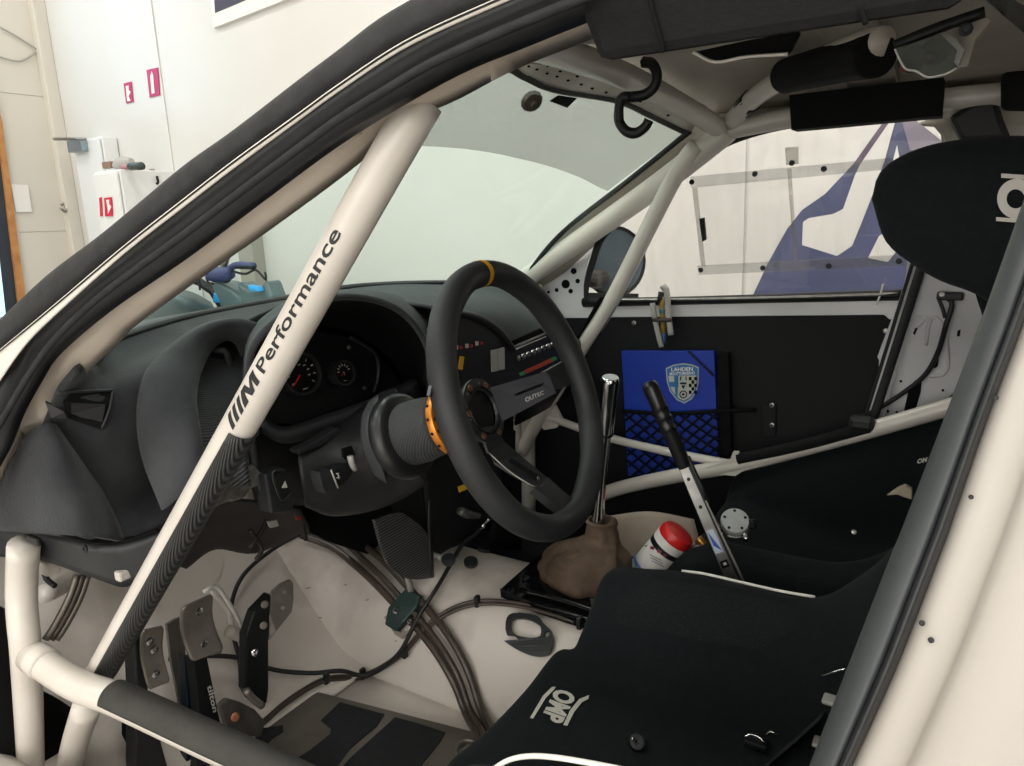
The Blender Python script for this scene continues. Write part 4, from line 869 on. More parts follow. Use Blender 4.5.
plate('red_wire_tag',[X(x,y,.5) for x,y in ((296,516),(301,517),(301,521),(297,520))],.004,mat('dim_red','#8a2a22',.5),da)
# centre and passenger side of the dash
patch('dash_centre_top',[[Y(350,289,-.13),Y(400,285,-.25),Y(440,285,-.35),Y(490,286,-.48),Y(522,288,-.58)],[X(355,296,.62),X(405,294,.58),X(450,294,.56),X(500,297,.54),X(533,303,.54)],[X(372,300,.55),X(412,303,.42),X(455,309,.40),X(505,315,.40),X(546,322,.42)],[X(400,305,.46),X(435,308,.36),X(472,316,.37),X(512,346,.36),X(545,333,.37)]],FLOCKG,da,nu=30,nv=20,thick=.006,label='grey worn dash top on the passenger side')
patch('dash_passenger_face',[[X(x,y,v) for x,y,v in ((512,346,.36),(530,340,.365),(546,332,.37),(562,328,.40))],[X(x,y,v) for x,y,v in ((520,380,.38),(545,368,.38),(565,358,.38),(585,350,.40))],[X(x,y,v) for x,y,v in ((515,425,.5),(540,412,.5),(560,400,.5),(580,390,.5))]],BLK,da,nu=14,nv=12,thick=.006)
plate('switch_panel',[X(x,y,.335) for x,y in ((430,330),(450,314),(462,313),(481,318),(502,333),(512,349),(520,372),(520,392),(495,430),(445,440),(428,380))],.012,mat('switch_panel_black','#121315',.5),da,bevel=.002,label='black switch panel between wheel and centre')
tube('panel_arc',[X(x,y,.333) for x,y in ((448,313),(462,314),(481,319),(500,332),(513,350))],.007,BLK,da,n=24,seg=8)
plate('toggle_panel',[X(x,y,.345) for x,y in ((511,352),(548,331),(563,352),(570,372),(520,392))],.012,mat('switch_panel_black','#121315',.5),da,bevel=.002)
plate('dark_slot',[X(x,y,.338) for x,y in ((512,341),(541,328),(545,333),(513,347))],.004,DEEP,da)
tube('bright_trim',[X(x,y,.336) for x,y in ((513,347),(546,333))],.0022,STEEL,da,n=4,seg=8)
tube('bright_trim',[X(x,y,.336) for x,y in ((514,350),(546,336.5))],.001,WHITE,da,n=4,seg=6)
for k in range(8):
    x=518+k*4.95; y=358.5-k*2.0; c_=X(x,y,.333)
    sw=lathe('toggle_switch',c_,(-1,.1,.3),[(.006,0),(.006,.004),(.004,.005)],STEEL,da,seg=10); tube('toggle_lever',[c_,c_+Vector((-.014,.003,.009))],.0019,CHROME,sw,n=3,seg=6,rr=lambda s:.0013+.0012*s)
for k in range(6):
    x=524.5+k*4.5; y=370.5-k*2.05
    plate('legend_tile',[X(a,b,.331) for a,b in ((x,y),(x+4.2,y-1.9),(x+6.6,y+1),(x+2.6,y+3.1))],.001,ORED,da)
for x,y in ((520,373),(551.5,358.5)): plate('legend_end',[X(a,b,.331) for a,b in ((x-1,y),(x+4,y-2),(x+6,y+1),(x+1,y+3))],.001,GRN,da)
for x,y in ((457.5,347.5),(468,346),(478,343.5)):
    plate('lamp_label',[X(a,b,.332) for a,b in ((x-2.5,y-2),(x+.5,y-2.4),(x+.8,y+1.8),(x-2.2,y+2.2))],.001,SILVP,da); lathe('warning_lamp',X(x+3,y,.332),(-1,.3,.2),[(.003,0),(.003,.003),(0,.004)],mat('dim_red_lamp','#9c2733',.3),da,seg=10)
for x0 in (491.5,498.5):
    plate('blank_label',[X(a,b,.330) for a,b in ((x0,350.5-(x0-491)*.25),(x0+6,349-(x0-491)*.25),(x0+6.5,371-(x0-491)*.25),(x0+.5,372-(x0-491)*.25))],.002,GREYL,da)
plate('yellow_label',[X(a,b,.332) for a,b in ((460,356),(464.5,357),(462.5,370),(458,369))],.001,YEL,da)
# centre drop panel
patch('centre_drop',[[X(x,y,.40) for x,y in ((420,465),(450,440),(500,430))],[X(x,y,.42) for x,y in ((425,510),(455,500),(500,485))],[X(x,y,.45) for x,y in ((432,560),(440,556),(495,516))]],BLK,da,nu=12,nv=14,thick=.01,label='black panel hanging under the dash by the tunnel')
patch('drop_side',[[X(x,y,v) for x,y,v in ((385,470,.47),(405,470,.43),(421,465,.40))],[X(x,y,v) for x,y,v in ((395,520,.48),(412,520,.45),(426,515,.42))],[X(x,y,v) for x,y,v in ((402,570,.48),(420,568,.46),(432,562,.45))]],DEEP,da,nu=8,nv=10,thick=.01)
patch('carbon_knee_panel',[[X(x,y,.40) for x,y in ((373,520),(388,514),(401,512))],[X(x,y,.40) for x,y in ((380,545),(400,538),(422,528))],[X(x,y,.405) for x,y in ((388,565),(408,558),(431,545))],[X(x,y,.41) for x,y in ((404,577),(416,579),(433,577))]],CARBONF,da,nu=16,nv=18,thick=.006,label='carbon fibre panel with fine diagonal stripes')
tube('knee_panel_lip',[X(x,y,.40) for x,y in ((429,500),(429,530),(431,576))],.0025,BLKG,da,n=8,seg=6)
plate('yellow_label',[X(a,b,.385) for a,b in ((458,487),(466,483.5),(467.5,489),(459.5,492.5))],.001,YEL,da)
cn=T('cable_gland',X(470,512,.37),'translucent wiring gland with a black cable end under the dash','connector')
tube('gland_body',[X(460,511,.375),X(468,514,.375),X(480,516,.375)],.008,mat('smoky_gland','#4b4b46',.25),cn,n=10,seg=12,rr=lambda s:.010-.006*abs(s-.3))
tube('gland_end',[X(482,527,.36),X(489,519,.36)],.005,CHROME,cn,n=4,seg=10)
for x in (.0,.012): pass
# vertical centre support to the right of the drop panel
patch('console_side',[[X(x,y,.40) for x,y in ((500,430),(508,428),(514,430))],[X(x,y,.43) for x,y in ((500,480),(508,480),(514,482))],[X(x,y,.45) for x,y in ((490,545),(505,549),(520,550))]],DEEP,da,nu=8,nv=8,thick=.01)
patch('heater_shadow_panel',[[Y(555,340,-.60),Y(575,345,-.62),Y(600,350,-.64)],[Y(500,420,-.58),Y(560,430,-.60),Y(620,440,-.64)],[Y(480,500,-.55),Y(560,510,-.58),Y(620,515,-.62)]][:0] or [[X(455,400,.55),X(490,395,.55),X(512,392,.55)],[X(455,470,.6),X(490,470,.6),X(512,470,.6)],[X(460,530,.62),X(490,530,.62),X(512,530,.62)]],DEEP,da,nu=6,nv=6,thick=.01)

# ================================================================== STEERING COLUMN + WHEEL
WT,WY=.3516,.077
wn=Vector((-math.cos(WT)*math.cos(WY),-math.cos(WT)*math.sin(WY),math.sin(WT)))
wc=Vector((.0039,.3406,.8898))
wr_=wn.cross(Vector((0,0,1))).normalized()*1.0
if wr_.y>0: wr_=-wr_
wv=wn.cross(wr_); 
if wv.z<0: wv=-wv
def W(px,py,o=0): return PN(px,py,wc+wn*o,wn)
sc=T('steering_column',wc-wn*.25,'black steering column with ribbed grey spacer and orange quick release ring','steering column')
cc=wc-wn*.115
lathe('orange_ring',cc,wn,[(.030,-.008),(.044,-.008),(.0465,-.006),(.047,0),(.0455,.003),(.038,.005),(.030,.005)],ORANGE,sc,seg=44,label='orange anodised ring with round holes')
u_,v_,_n=axes(wn)
for k in range(16):
    t=2*math.pi*k/16+.1; lathe('ring_hole',cc+(u_*math.cos(t)+v_*math.sin(t))*.041+wn*.004,wn,[(0,.0016),(.003,.0016),(.003,0)],DEEP,sc,seg=10)
for k in range(16):
    t=2*math.pi*k/16+.1; lathe('ring_hole',cc+(u_*math.cos(t)+v_*math.sin(t))*.0465-wn*.003,(u_*math.cos(t)+v_*math.sin(t)),[(0,.0008),(.0022,.0008),(.0022,-.001)],DEEP,sc,seg=8)
lathe('ribbed_spacer',wc-wn*.188,wn,[(.043,0),(.043,.02),(.038,.056),(.037,.066)],RIBB,sc,seg=40,label='ribbed dark grey spacer')
lathe('spacer_flange',wc-wn*.132,wn,[(.036,0),(.043,.003),(.043,.008),(.03,.009)],BLK,sc,seg=40)
lathe('collar_disc',wc-wn*.210,wn,[(.05,0),(.058,.0),(.060,.006),(.058,.016),(.052,.021),(.042,.022)],mat('collar_black','#1a1b1c',.35),sc,seg=44)
lathe('hub_boss',wc-wn*.109,wn,[(.036,0),(.036,.006),(.033,.035),(.026,.040)],BLK,sc,seg=30)
sh_=[]
def col_ring(d,r,ex=0,ez=0,n=14,down=0):
    c_=wc-wn*d; out=[]
    for k in range(n+1):
        t=2*math.pi*k/n+math.pi/2; out.append(c_+u_*math.cos(t)*(r+ex)+v_*math.sin(t)*(r+ez)-v_*down)
    return out
patch('column_cover',[
 [X(297,449,.42),X(335,429,.40),X(360,409,.37),X(378,395,.33),X(396,388,.30)],
 [X(297,451,.385),X(336,431,.37),X(361,412,.345),X(380,398,.30),X(397,392,.275)],
 [X(299,466,.37),X(338,455,.345),X(364,440,.315),X(386,430,.275),X(404,424,.25)],
 [X(302,486,.37),X(338,484,.345),X(368,476,.315),X(392,468,.275),X(414,458,.25)],
 [X(305,503,.39),X(332,512,.37),X(368,505,.35),X(398,493,.31),X(424,478,.28)],
 [X(306,506,.43),X(334,515,.42),X(372,510,.40),X(402,498,.36),X(428,482,.33)]],mat('column_black','#1d1e20',.5,col2='#191a1b',scale=9),sc,nu=44,nv=34,thick=.004,label='moulded black column cover')
patch('cover_band',[[X(369,402,.30),X(374,398,.295),X(379,395,.29)],[X(362,420,.300),X(370,418,.286),X(377,417,.280)],[X(363,448,.298),X(371,447,.283),X(378,447,.272)],[X(374,474,.300),X(381,479,.29),X(387,483,.285)]],mat('cover_band_grey','#44474a',.5),sc,nu=10,nv=24,thick=.004,label='grey band round the column cover')
plate('cover_lid',[X(x,y,.36) for x,y in ((297,450),(318,440),(338,427),(345,432),(322,446),(300,455))],.02,BLKG,sc,bevel=.003)
plate('key_slot',[X(x,y,.318) for x,y in ((343,449),(352,446),(355,455),(349,461),(344,458))],.004,DEEP,sc)
sl=T('column_stalk',X(336,478,.30),'stubby grey column switch stalk with a small icon','switch stalk')
plate('stalk_paddle',[X(x,y,.305) for x,y in ((319,472),(332,469),(339,489),(326,494),(322,486))],.02,BLKG,sl,bevel=.002)
plate('stalk_body',[X(x,y,.31) for x,y in ((332,469),(345,464),(354,466),(353,474),(346,484),(339,489))],.02,BLK,sl,bevel=.003)
tube('stalk_tip',[X(350,456,.30),X(352,464,.30),X(355,469,.305)],.0045,GREYL,sl,n=6,seg=8)
tube('stalk_edge',[X(331,470,.300),X(338,488,.300)],.0012,SILVP,sl,n=3,seg=6)
for p in (((336,474),(339,473)),((336.5,478),(340,477)),((338,473),(339,479))): tube('stalk_icon',[X(x,y,.305) for x,y in p],.0008,SILVP,sl,n=3,seg=5)

sw_=T('steering_wheel',wc,'black suede three spoke steering wheel with a yellow centre mark on top','steering wheel')
RIMM=mat('wheel_leather','#26282a',.55,col2='#1f2122',scale=12,bump=.12,bscale=260,spec=.4)
RR=.158; rt=.0159
vs=[];fs=[];N_=96;S_=20
for i in range(N_):
    t=2*math.pi*i/N_; e=wr_*math.cos(t)+wv*math.sin(t)
    for k in range(S_):
        a=2*math.pi*k/S_; rg=rt*(1+.03*math.cos(12*t)*max(0,-math.cos(a))); vs.append(wc+e*(RR+rg*math.cos(a))+wn*(rg*1.05*math.sin(a)))
for i in range(N_):
    for k in range(S_): fs.append((i*S_+k,i*S_+(k+1)%S_,((i+1)%N_)*S_+(k+1)%S_,((i+1)%N_)*S_+k))
mk('rim',vs,fs,RIMM,sw_)
vs=[];fs=[]
for i in range(5):
    t=math.pi/2+.03+(-.03+.06*i/4)*1.0; e=wr_*math.cos(t)+wv*math.sin(t)
    for k in range(S_):
        a=2*math.pi*k/S_; vs.append(wc+e*(RR+(rt+.0006)*math.cos(a))+wn*((rt+.0009)*1.05*math.sin(a)))
for i in range(4):
    for k in range(S_): fs.append((i*S_+k,i*S_+(k+1)%S_,(i+1)*S_+(k+1)%S_,(i+1)*S_+k))
mk('centre_mark',vs,fs,mat('yellow_leather','#d39a1c',.6),sw_,label='yellow band at top dead centre')
HD=-.068
hc_=wc+wn*HD
lathe('hub_plate',hc_,wn,[(.026,-.004),(.040,-.004),(.042,0),(.042,.004),(.028,.005),(.026,.002)],mat('hub_black','#1e2022',.35),sw_,seg=44,cap=False)
lathe('horn_ring',hc_,wn,[(.026,-.012),(.0295,.005),(.031,.006),(.0315,.004)],GLOSSB,sw_,seg=36,cap=False)
lathe('hub_well',hc_,wn,[(0,-.030),(.012,-.029),(.020,-.024),(.0265,-.004)],GLOSSB,sw_,seg=30,cap=False)
lathe('hub_nut',hc_-wn*.028,wn,[(.010,0),(.010,.008),(.006,.010),(0,.010)],STEEL,sw_,seg=6,smooth=False)
for k in range(6):
    t=math.radians(105+60*k+8); c_=hc_+(wr_*math.cos(t)+wv*math.sin(t))*.0355+wn*.004
    lathe('hub_bolt',c_,wn,[(.0042,0),(.0042,.0022),(.002,.0022),(.0018,.0005),(0,.0005)],mat('copper_bolt','#7e5a49',.4,.6),sw_,seg=12)
for k in range(3):
    t=math.radians(75+55*k); screw(hc_+(wr_*math.cos(t)+wv*math.sin(t))*.0355+wn*.004,wn,.0018,STEEL,sw_)
SPK=mat('spoke_satin','#4c4d54',.4,.2,col2='#44454b',scale=20)
def spoke(pts,m_=SPK,nm='spoke',th=.0035,lb=None,holes=()):
    return plate(nm,[W(x,y,o) for x,y,o in pts],th,m_,sw_,holes=[[W(x,y,o) for x,y,o in h] for h in holes],label=lb,bevel=0)
_W=W
def W(px,py,o=0): return _W(px,py,o*.82)
s1=spoke([(489,388,-.078),(547.5,371,-.022),(556,393,-.020),(503,421,-.072)],lb='satin grey spoke with a tapered slot and lettering',holes=[[(514,394,-.058),(541,383.5,-.03),(543.5,382,-.029),(544,384.5,-.029),(542,386,-.03),(516,396,-.057)]])
spoke([(546,371,-.023),(575,355,-.002),(585,372,-.004),(570,385,-.010),(554,391,-.022)],RIMM,'spoke_wrap',.012)
s2=spoke([(491,450,-.078),(504,441,-.076),(520,455,-.060),(548,478,-.024),(537,487,-.024),(512,473,-.050),(495,462,-.068)],mat('lower_spoke','#1f2123',.3),lb='lower black spoke')
tube('spoke_edge',[W(x,y,o+.001) for x,y,o in ((489,453,-.076),(512,473,-.05),(537,487,-.024),(548,478,-.024))],.001,STEEL,sw_,n=20,seg=6)
plate('spoke_inlay',[W(x,y,o) for x,y,o in ((512,458,-.050),(540,476,-.028),(538,480,-.028),(508,461,-.053))],.001,DEEP,sw_)
screw(W(538,478,-.024),wn,.0025,STEEL,sw_)
spoke([(535,488,-.022),(548,477,-.022),(562,490,-.008),(575,500,.0),(566,512,.0),(550,500,-.010)],RIMM,'spoke_wrap',.012)
spoke([(489,453,-.078),(504,441,-.078),(497,425,-.080),(480,428,-.080)],mat('lower_spoke','#1f2123',.3))
spoke([(462,392,-.078),(470,410,-.08),(447,403,-.04),(430,395,-.005),(432,385,-.005)])
W=_W
bpy.context.view_layer.update()
textpx('spoke_lettering','OUTEC',(525,403),(543.5,394.5),(523.5,398.8),bvh(s1),SILVP,sw_,.02,.003)
# ================================================================== PEDALS
def pedal_pad(nm,corn,par,bend=.010,holes=(),m_=PEDM,th=.004):
    """Curved metal pad through four picture corners (tl,tr,br,bl) at depth x."""
    a,b,c,d=corn; nb=(b-a).cross(d-a).normalized()
    if nb.dot(CAM-a)<0: nb=-nb
    rows=[]
    for t,k in ((0,0),(.06,.3),(.3,1),(.5,1.25),(.7,1),(.94,.3),(1,0)):
        l=a.lerp(d,t); r=b.lerp(c,t); sh=nb*(-bend*k); ins=.10 if t in (0,1) else 0
        rows.append([l.lerp(r,ins)+sh,l.lerp(r,.35)+sh,l.lerp(r,.65)+sh,l.lerp(r,1-ins)+sh])
    o=patch(nm,rows,m_,par,nu=12,nv=16,thick=th); 
    for u,v in holes:
        p=a.lerp(b,u).lerp(d.lerp(c,u),v)-nb*bend*1.0+nb*.0045
        screw(p+nb*.001,nb,.0062,CHROME,par,'pad_bolt',.25); 
    return nb
p1=T('clutch_pedal',X(150,690,.50),'narrow curved grey metal clutch pedal nearest the door','pedal')
pedal_pad('pedal_pad',[X(142,631,.52),X(164,626,.52),X(170,682,.53),X(149,690,.53)],p1,holes=((.35,.22),(.5,.38),(.45,.80)))
plate('pedal_arm',[X(x,y,.545) for x,y in ((134,640),(142,634),(150,700),(168,766),(172,800),(140,800),(136,766),(137,700))],.03,BLK,p1,bevel=.003)
p2=T('brake_pedal',X(200,700,.50),'wide curved metal brake pedal with a lettered black arm','pedal')
pedal_pad('pedal_pad',[X(182,608,.51),X(213,594,.51),X(224,650,.52),X(192,662,.52)],p2,.012,holes=((.55,.22),(.5,.80)))
plate('pad_tab',[X(x,y,.53) for x,y in ((216,640),(223,645),(222,653),(212,656),(206,652))],.006,PEDM,p2,bevel=.001)
ba=plate('pedal_arm',[X(x,y,.53) for x,y in ((193,660),(207,655),(221,725),(232,790),(196,790),(200,725))],.02,DARKM,p2,bevel=.002)
plate('arm_web',[X(x,y,.56) for x,y in ((185,655),(197,664),(204,725),(208,790),(186,790),(188,720))],.02,mat('blue_black_metal','#15222e',.3,.3),p2,bevel=.002)
plate('back_plate',[X(x,y,.60) for x,y in ((167,625),(175,620),(183,617),(186,660),(186,720),(180,705),(172,665))],.006,ALU,p2)
bpy.context.view_layer.update()
textpx('arm_lettering','tilton',(206.5,686),(212.8,712.5),(211.6,684.5),bvh(ba),SILVP,p2,.02,.001)
p3=T('throttle_pedal',X(262,660,.52),'black bolted throttle pedal with a curved metal side plate','pedal')
plate('pedal_arm',[X(x,y,.55) for x,y in ((247,636),(255,612),(272,594),(272,618),(269,640),(269,690),(267,704),(253,702),(246,690))],.022,DARKM,p3,bevel=.003)
plate('pedal_pad',[X(x,y,.54+.01*(x<275)) for x,y in ((271,592),(280,584),(290,579.5),(293.5,583),(294,600),(292,612),(284,622),(276,632),(269,641),(269,615))],.005,PEDM,p3,bevel=.0015,label='curved metal side plate')
for x,y,m_ in ((264.5,604.5,ALU),(263.5,625.5,ALU),(255,652.5,CHROME)): screw(X(x,y,.547),Vector((-1,.4,.5)),.0065,m_,p3,'pedal_bolt',.35)
for x,y in ((285,592),(283,608)): screw(X(x,y,.538),Vector((-1,.4,.5)),.004,ALU,p3,'pad_rivet',.25)
tube('link_rod',[X(204,592,.60),X(218,588,.6),X(240,622,.6),X(246,632,.6)],.004,WHITE,p3,n=14,seg=8)
tube('link_rod',[X(212,590,.61),X(228,610,.61),X(232,628,.61)],.005,CREAM,p3,n=10,seg=8)
tube('link_joint',[X(228,631,.59),X(249,639,.58)],.011,mat('pale_joint','#b4aea4',.4),p3,n=6,seg=12)
plate('linkage_bracket',[X(x,y,.50) for x,y in ((218,706),(226,698),(240,702),(256,710),(266,722),(262,738),(240,736),(226,728))],.008,mat('rough_casting','#4c4a47',.6,.2,col2='#3a3835',scale=50,bump=.5,bscale=90),p3,bevel=.005)
tube('linkage_bolt',[X(246,690,.49),X(252,698,.49),X(262,706,.49)],.006,ALU,p3,n=8,seg=8); screw(X(235,717,.495),(-1,.4,.5),.007,mat('copper_nut','#8d5c48',.4,.6),p3,'bracket_nut')
pbx=T('pedal_box_bracket',X(95,740,.62),'perforated aluminium pedal box bracket behind the cage legs','bracket')
hls=[circ((98,739),5,7,14),circ((110,766),4,5,12),circ((52,690),3,4,10)]
plate('bracket_plate',[Y(x,y,.57) for x,y in ((48,675),(85,705),(105,715),(115,740),(122,800),(80,800),(44,760))],.006,ALU,pbx,holes=[[Y(x,y,.57) for x,y in h] for h in hls])
plate('dark_housing',[X(x,y,.66) for x,y in ((-20,600),(8,610),(40,690),(60,700),(90,720),(90,830),(-60,830))],.02,DEEP,pbx)
plate('lower_frame',[X(x,y,.60) for x,y in ((136,700),(160,735),(166,800),(136,800))],.04,DEEP,pbx)
# hose pair behind the leg tube
hp=T('brake_pipe_pair',X(70,610,.62),'pair of metal brake pipes behind the front cage leg','pipe')
for d in (0,5,11):
    tube('metal_pipe',[X(88-d,575,.60),X(80-d,598,.60),(X(66-d,625,.60)),X(56-d,640,.60)],.0048,ALU if d!=5 else HOSE,hp,n=14,seg=8)
tube('far_cage_stub',[Y(44,594,.60),Y(62,585,.56),Y(80,570,.52)],.015,CREAM,cage,n=8,seg=12)
# ================================================================== FLOOR PLATE
fl=T('heel_plate',hit(380,730),'aluminium driver heel plate with worn black grip pads','floor plate')
def fp2(px,py,z=.262): return Z(px,py,z)
plate('plate_sheet',[fp2(x,y) for x,y in ((318,692),(474,732),(486,745),(478,800),(220,800),(232,748),(262,722))],.006,mat('heel_plate_metal','#77716a',.45,.5,col2='#5f5a54',scale=12,detail=8),fl,holes=[[fp2(*q) for q in circ((468,750),11,9,18,.0)]])
plate('grip_pad',[fp2(x,y,.2645) for x,y in ((340,702),(362,708),(384,714),(377,725),(350,748),(330,775),(280,775),(297,758),(310,750),(330,734),(331,728),(321,720))],.002,GRIP,fl)
plate('grip_pad',[fp2(x,y,.2645) for x,y in ((395,717),(420,724),(445,732),(440,741),(420,766),(412,780),(330,780),(350,758))],.002,GRIP,fl)
plate('grip_pad',[fp2(x,y,.2645) for x,y in ((256,729),(283,725),(283,731),(272,738),(262,748),(256,742))],.002,GRIP,fl)
tube('hole_rim',[fp2(*q,.264) for q in circ((468,750),12,10,18)]+[fp2(*circ((468,750),12,10,18)[0],.264)],.0025,ALU,fl,n=36,seg=6)
# ================================================================== HOSES AND CABLES
def run(nm,pts,r,m_,par,off=.012,n=50,lb=None): return tube(nm,[hit(*p,off) for p in pts],r,m_,par,n=n,seg=10,label=lb)
hs=T('brake_hoses',hit(440,640),'bundle of brown grey hoses running from under the dash along the tunnel','hose')
for k,(dx,dy) in enumerate(((0,0),(7,-5),(16,-11))):
    run('hose',[(302+dx,538+dy*.5),(335+dx,552+dy),(370+dx,578+dy),(400+dx,606+dy),(432+dx,640+dy),(456+dx*.9,676+dy),(470+dx*.9,710+dy*.5),(478+dx*.9,745),(480+dx,790)],.0072 if k!=1 else .0058,HOSE,hs,.014+.004*(k==1),lb=None)
cl=T('hose_clamp',hit(408,611,.02),'dark green two bolt clamp block holding the hoses','clamp')
def hb_(px,py,o=.02): return hit(px,py,o)
plate('clamp_block',[hb_(x,y,.026) for x,y in ((411,594),(426,600),(424,610),(412,622),(404,630),(393,623),(396,608))],.016,mat('dark_green_block','#1f3431',.45),cl,bevel=.003)
plate('clamp_tab',[hb_(x,y,.012) for x,y in ((388,617),(395,612),(404,632),(414,630),(406,638),(399,634))],.004,mat('bare_tab','#9b9187',.5,.4),cl)
screw(hb_(405,612,.028),(-.5,.3,.8),.007,STEEL,cl); screw(hb_(418,621,.026),(-.5,.3,.8),.005,STEEL,cl)
tube('clamp_stud',[hb_(416,596,.02),hb_(417,588,.045)],.006,mat('pale_stud','#8d8b84',.35),cl,n=4,seg=10)
bc=T('black_loom',hit(330,640),'thin black cable looping behind the pedals and up the tunnel to the dash','cable')
run('cable_run',[(302,538),(268,555),(240,580),(228,610),(230,640),(236,665),(238,690)],.0042,BLK,bc,.02)
run('cable_run',[(165,665),(200,662),(235,664),(270,676),(310,682),(340,680),(375,672),(405,653),(425,618),(445,588),(462,556),(476,534),(484,524)],.0042,BLK,bc,.022,n=70)
lo=T('brown_cable_pair',hit(450,625),'brown cable pair looping over the tunnel with black ties','cable')
for d in (0,3.2):
    run('cable_run',[(262,728+d),(290,704+d),(325,684+d),(370,672+d),(405,652+d),(430,626+d),(455,611+d),(482,605+d),(515,607+d),(550,615+d),(580,626+d),(604,635+d)],.0032,HOSE,lo,.014,n=70)
for x,y in ((326,686),(369,671),(481,606),(582,629),(411,651)):
    box('cable_tie',hit(x,y,.018),(.008,.012,.022),BLK,lo,bevel=.002)
cg_=T('cable_grommet',hit(450,572,.02),'black cable grommet on a pale stud below the carbon panel','grommet')
lathe('grommet_ring',hit(451,573,.03),(-.3,.5,.9),[(.006,-.004),(.013,-.004),(.014,.003),(.006,.004)],RUB,cg_,seg=20)
tube('pale_stud',[hit(434,567,.03),hit(444,571,.03)],.006,mat('pale_stud','#8d8b84',.35),cg_,n=4,seg=10)
# scuffs on the toe board
sm=mat('scuff','#6f655b',.7)
for x,y,a in ((306,588,5),(318,618,4),(344,585,3),(395,641,2),(366,600,3)):
    v,f=poly2([[(x,y),(x+a,y-1),(x+a+.4,y),(x,y+.8)]]); lay('scuff_mark',v,f,tun,sm,body,.0015)
# under-dash patches of bare paint
for pts in ([(206,560),(214,558),(222,566),(219,580),(212,582)],[(246,566),(252,565),(254,572),(246,574)]):
    v,f=poly2([pts]); lay('paint_chip',v,f,tun,CREAM,body,.002)
# ================================================================== BELT CUTTER
ct=T('belt_cutter',hit(532,637),'small black hooked belt cutter with an oval grip lying on the tunnel','belt cutter')
ol=[(509,630),(510,621),(516,617),(528,618),(540,621),(547,628),(554,635),(556,644),(552,655),(540,657),(525,652),(513,645),(508,641),(522,641),(519,638),(511,637)]
h1=[(514,629),(515,623),(522,621.5),(534,624),(543,630),(544,637),(540,640),(524,638),(516,634)]; h2=circ((550,637),2.6,3,12)
sm2=lambda P,n:[tuple(q[:2]) for q in resamp(cr([Vector((*p,0)) for p in P+[P[0]]],n*3),n+1)][:-1]
v,f=poly2([[tuple(q[:2]) for q in resamp(cr([Vector((*p,0)) for p in ol[-1:]+ol[:13]],90),44)]+[(522,641),(519,638)],sm2(h1,26),h2]); o=lay('cutter_body',v,f,tun,mat('cutter_black','#202325',.45),ct,.012); solid(o,.006,0)
# ================================================================== GEAR LEVER
gl=T('gear_lever',Y(585,590,-.05),'tall polished gear lever with a long cylindrical knob in a tan leather boot','gear lever')
gt=Y(610.5,378,-.02); gb=Y(598,520,-.06); ax=(gt-gb).normalized(); L=(gt-gb).length
k0=gb+ax*L*.63
lathe('knob',k0,ax,[(.0,0),(.0125,0),(.0135,.004),(.0158,L*.37-.006),(.0155,L*.37-.001),(.013,L*.37+.002),(0,L*.37+.002)],CHROME,gl,seg=32,label='long polished cylindrical knob')
lathe('shaft',gb-ax*.02,ax,[(.012,0),(.0115,.03),(.008,L*.38),(.0098,L*.63+.012),(.0105,L*.63+.019)],CHROME,gl,seg=24)
lathe('knob_collar',k0,ax,[(.0128,-.003),(.0135,-.002),(.0135,.003),(.0128,.004)],DARKM,gl,seg=24)
zc=.445; bc0=Y(600,528,-.07)
def ringp(cx,cy,cz,rx,ry,n=20,wob=0,ph=0): return [Vector((cx+rx*(1+wob*math.sin(5*t+ph))*math.cos(t),cy+ry*(1+wob*math.sin(4*t+ph))*math.sin(t),cz)) for t in [2*math.pi*k/n for k in range(n+1)]]
nb_=Y(601,521,-.07)
b0=Z(585,580,.437); zb=b0.z
nz=lambda t: nb_.z*t+zb*(1-t)
def mixp(t): return b0.lerp(nb_,t)
rings=[ringp(b0.x,b0.y,zb,.080,.070,wob=.04),ringp(b0.x,b0.y,zb+.02,.086,.076,wob=.08,ph=1),ringp(mixp(.25).x,mixp(.25).y,zb+.050,.075,.068,wob=.12,ph=2),ringp(mixp(.5).x,mixp(.5).y,zb+.066,.052,.048,wob=.16,ph=1),ringp(nb_.x,nb_.y,min(nb_.z-.03,zb+.076),.032,.030,wob=.06),ringp(nb_.x,nb_.y,nb_.z-.012,.026,.025,wob=.03),ringp(nb_.x,nb_.y,nb_.z,.027,.026),ringp(nb_.x,nb_.y,nb_.z+.001,.022,.021),ringp(nb_.x,nb_.y,nb_.z-.02,.018,.017)]
patch('leather_boot',rings,TANL,gl,nu=90,nv=60,thick=.002,label='creased tan leather boot')
tx=bpy.data.textures.new('creases','CLOUDS'); tx.noise_scale=.045; tx.noise_depth=2
dm=[o for o in gl.children if o.name.startswith('leather_boot')][0].modifiers.new('creases','DISPLACE'); dm.texture=tx; dm.strength=.013; dm.mid_level=.5
tube('boot_collar',[v for v in ringp(nb_.x,nb_.y,nb_.z,.027,.026)],.0025,TANL,gl,n=40,seg=8)
tr=T('lever_surround',hit(540,600),'black open frame around the gear lever boot with bolts','frame')
zt_=zb+.006
fr_o=[(501,588),(537,556),(610,540),(660,575),(655,622),(600,622),(536,604)]
fr_i=[(518,588),(540,566),(612,550),(648,580),(640,608),(590,606),(545,590)]
plate('frame_sheet',[Z(x,y,zt_) for x,y in fr_o],.012,GLOSSB,tr,bevel=.002)
plate('frame_side',[Z(500,588,zt_),Z(536,604,zt_),Z(600,622,zt_),Z(600,634,zt_-.012),Z(536,613,zt_-.012),Z(501,597,zt_-.014)],.01,GLOSSB,tr)
tube('frame_rail',[Z(520,590,zt_+.006),Z(560,600,zt_+.006),Z(605,615,zt_+.006)],.005,GLOSSB,tr,n=10,seg=8)
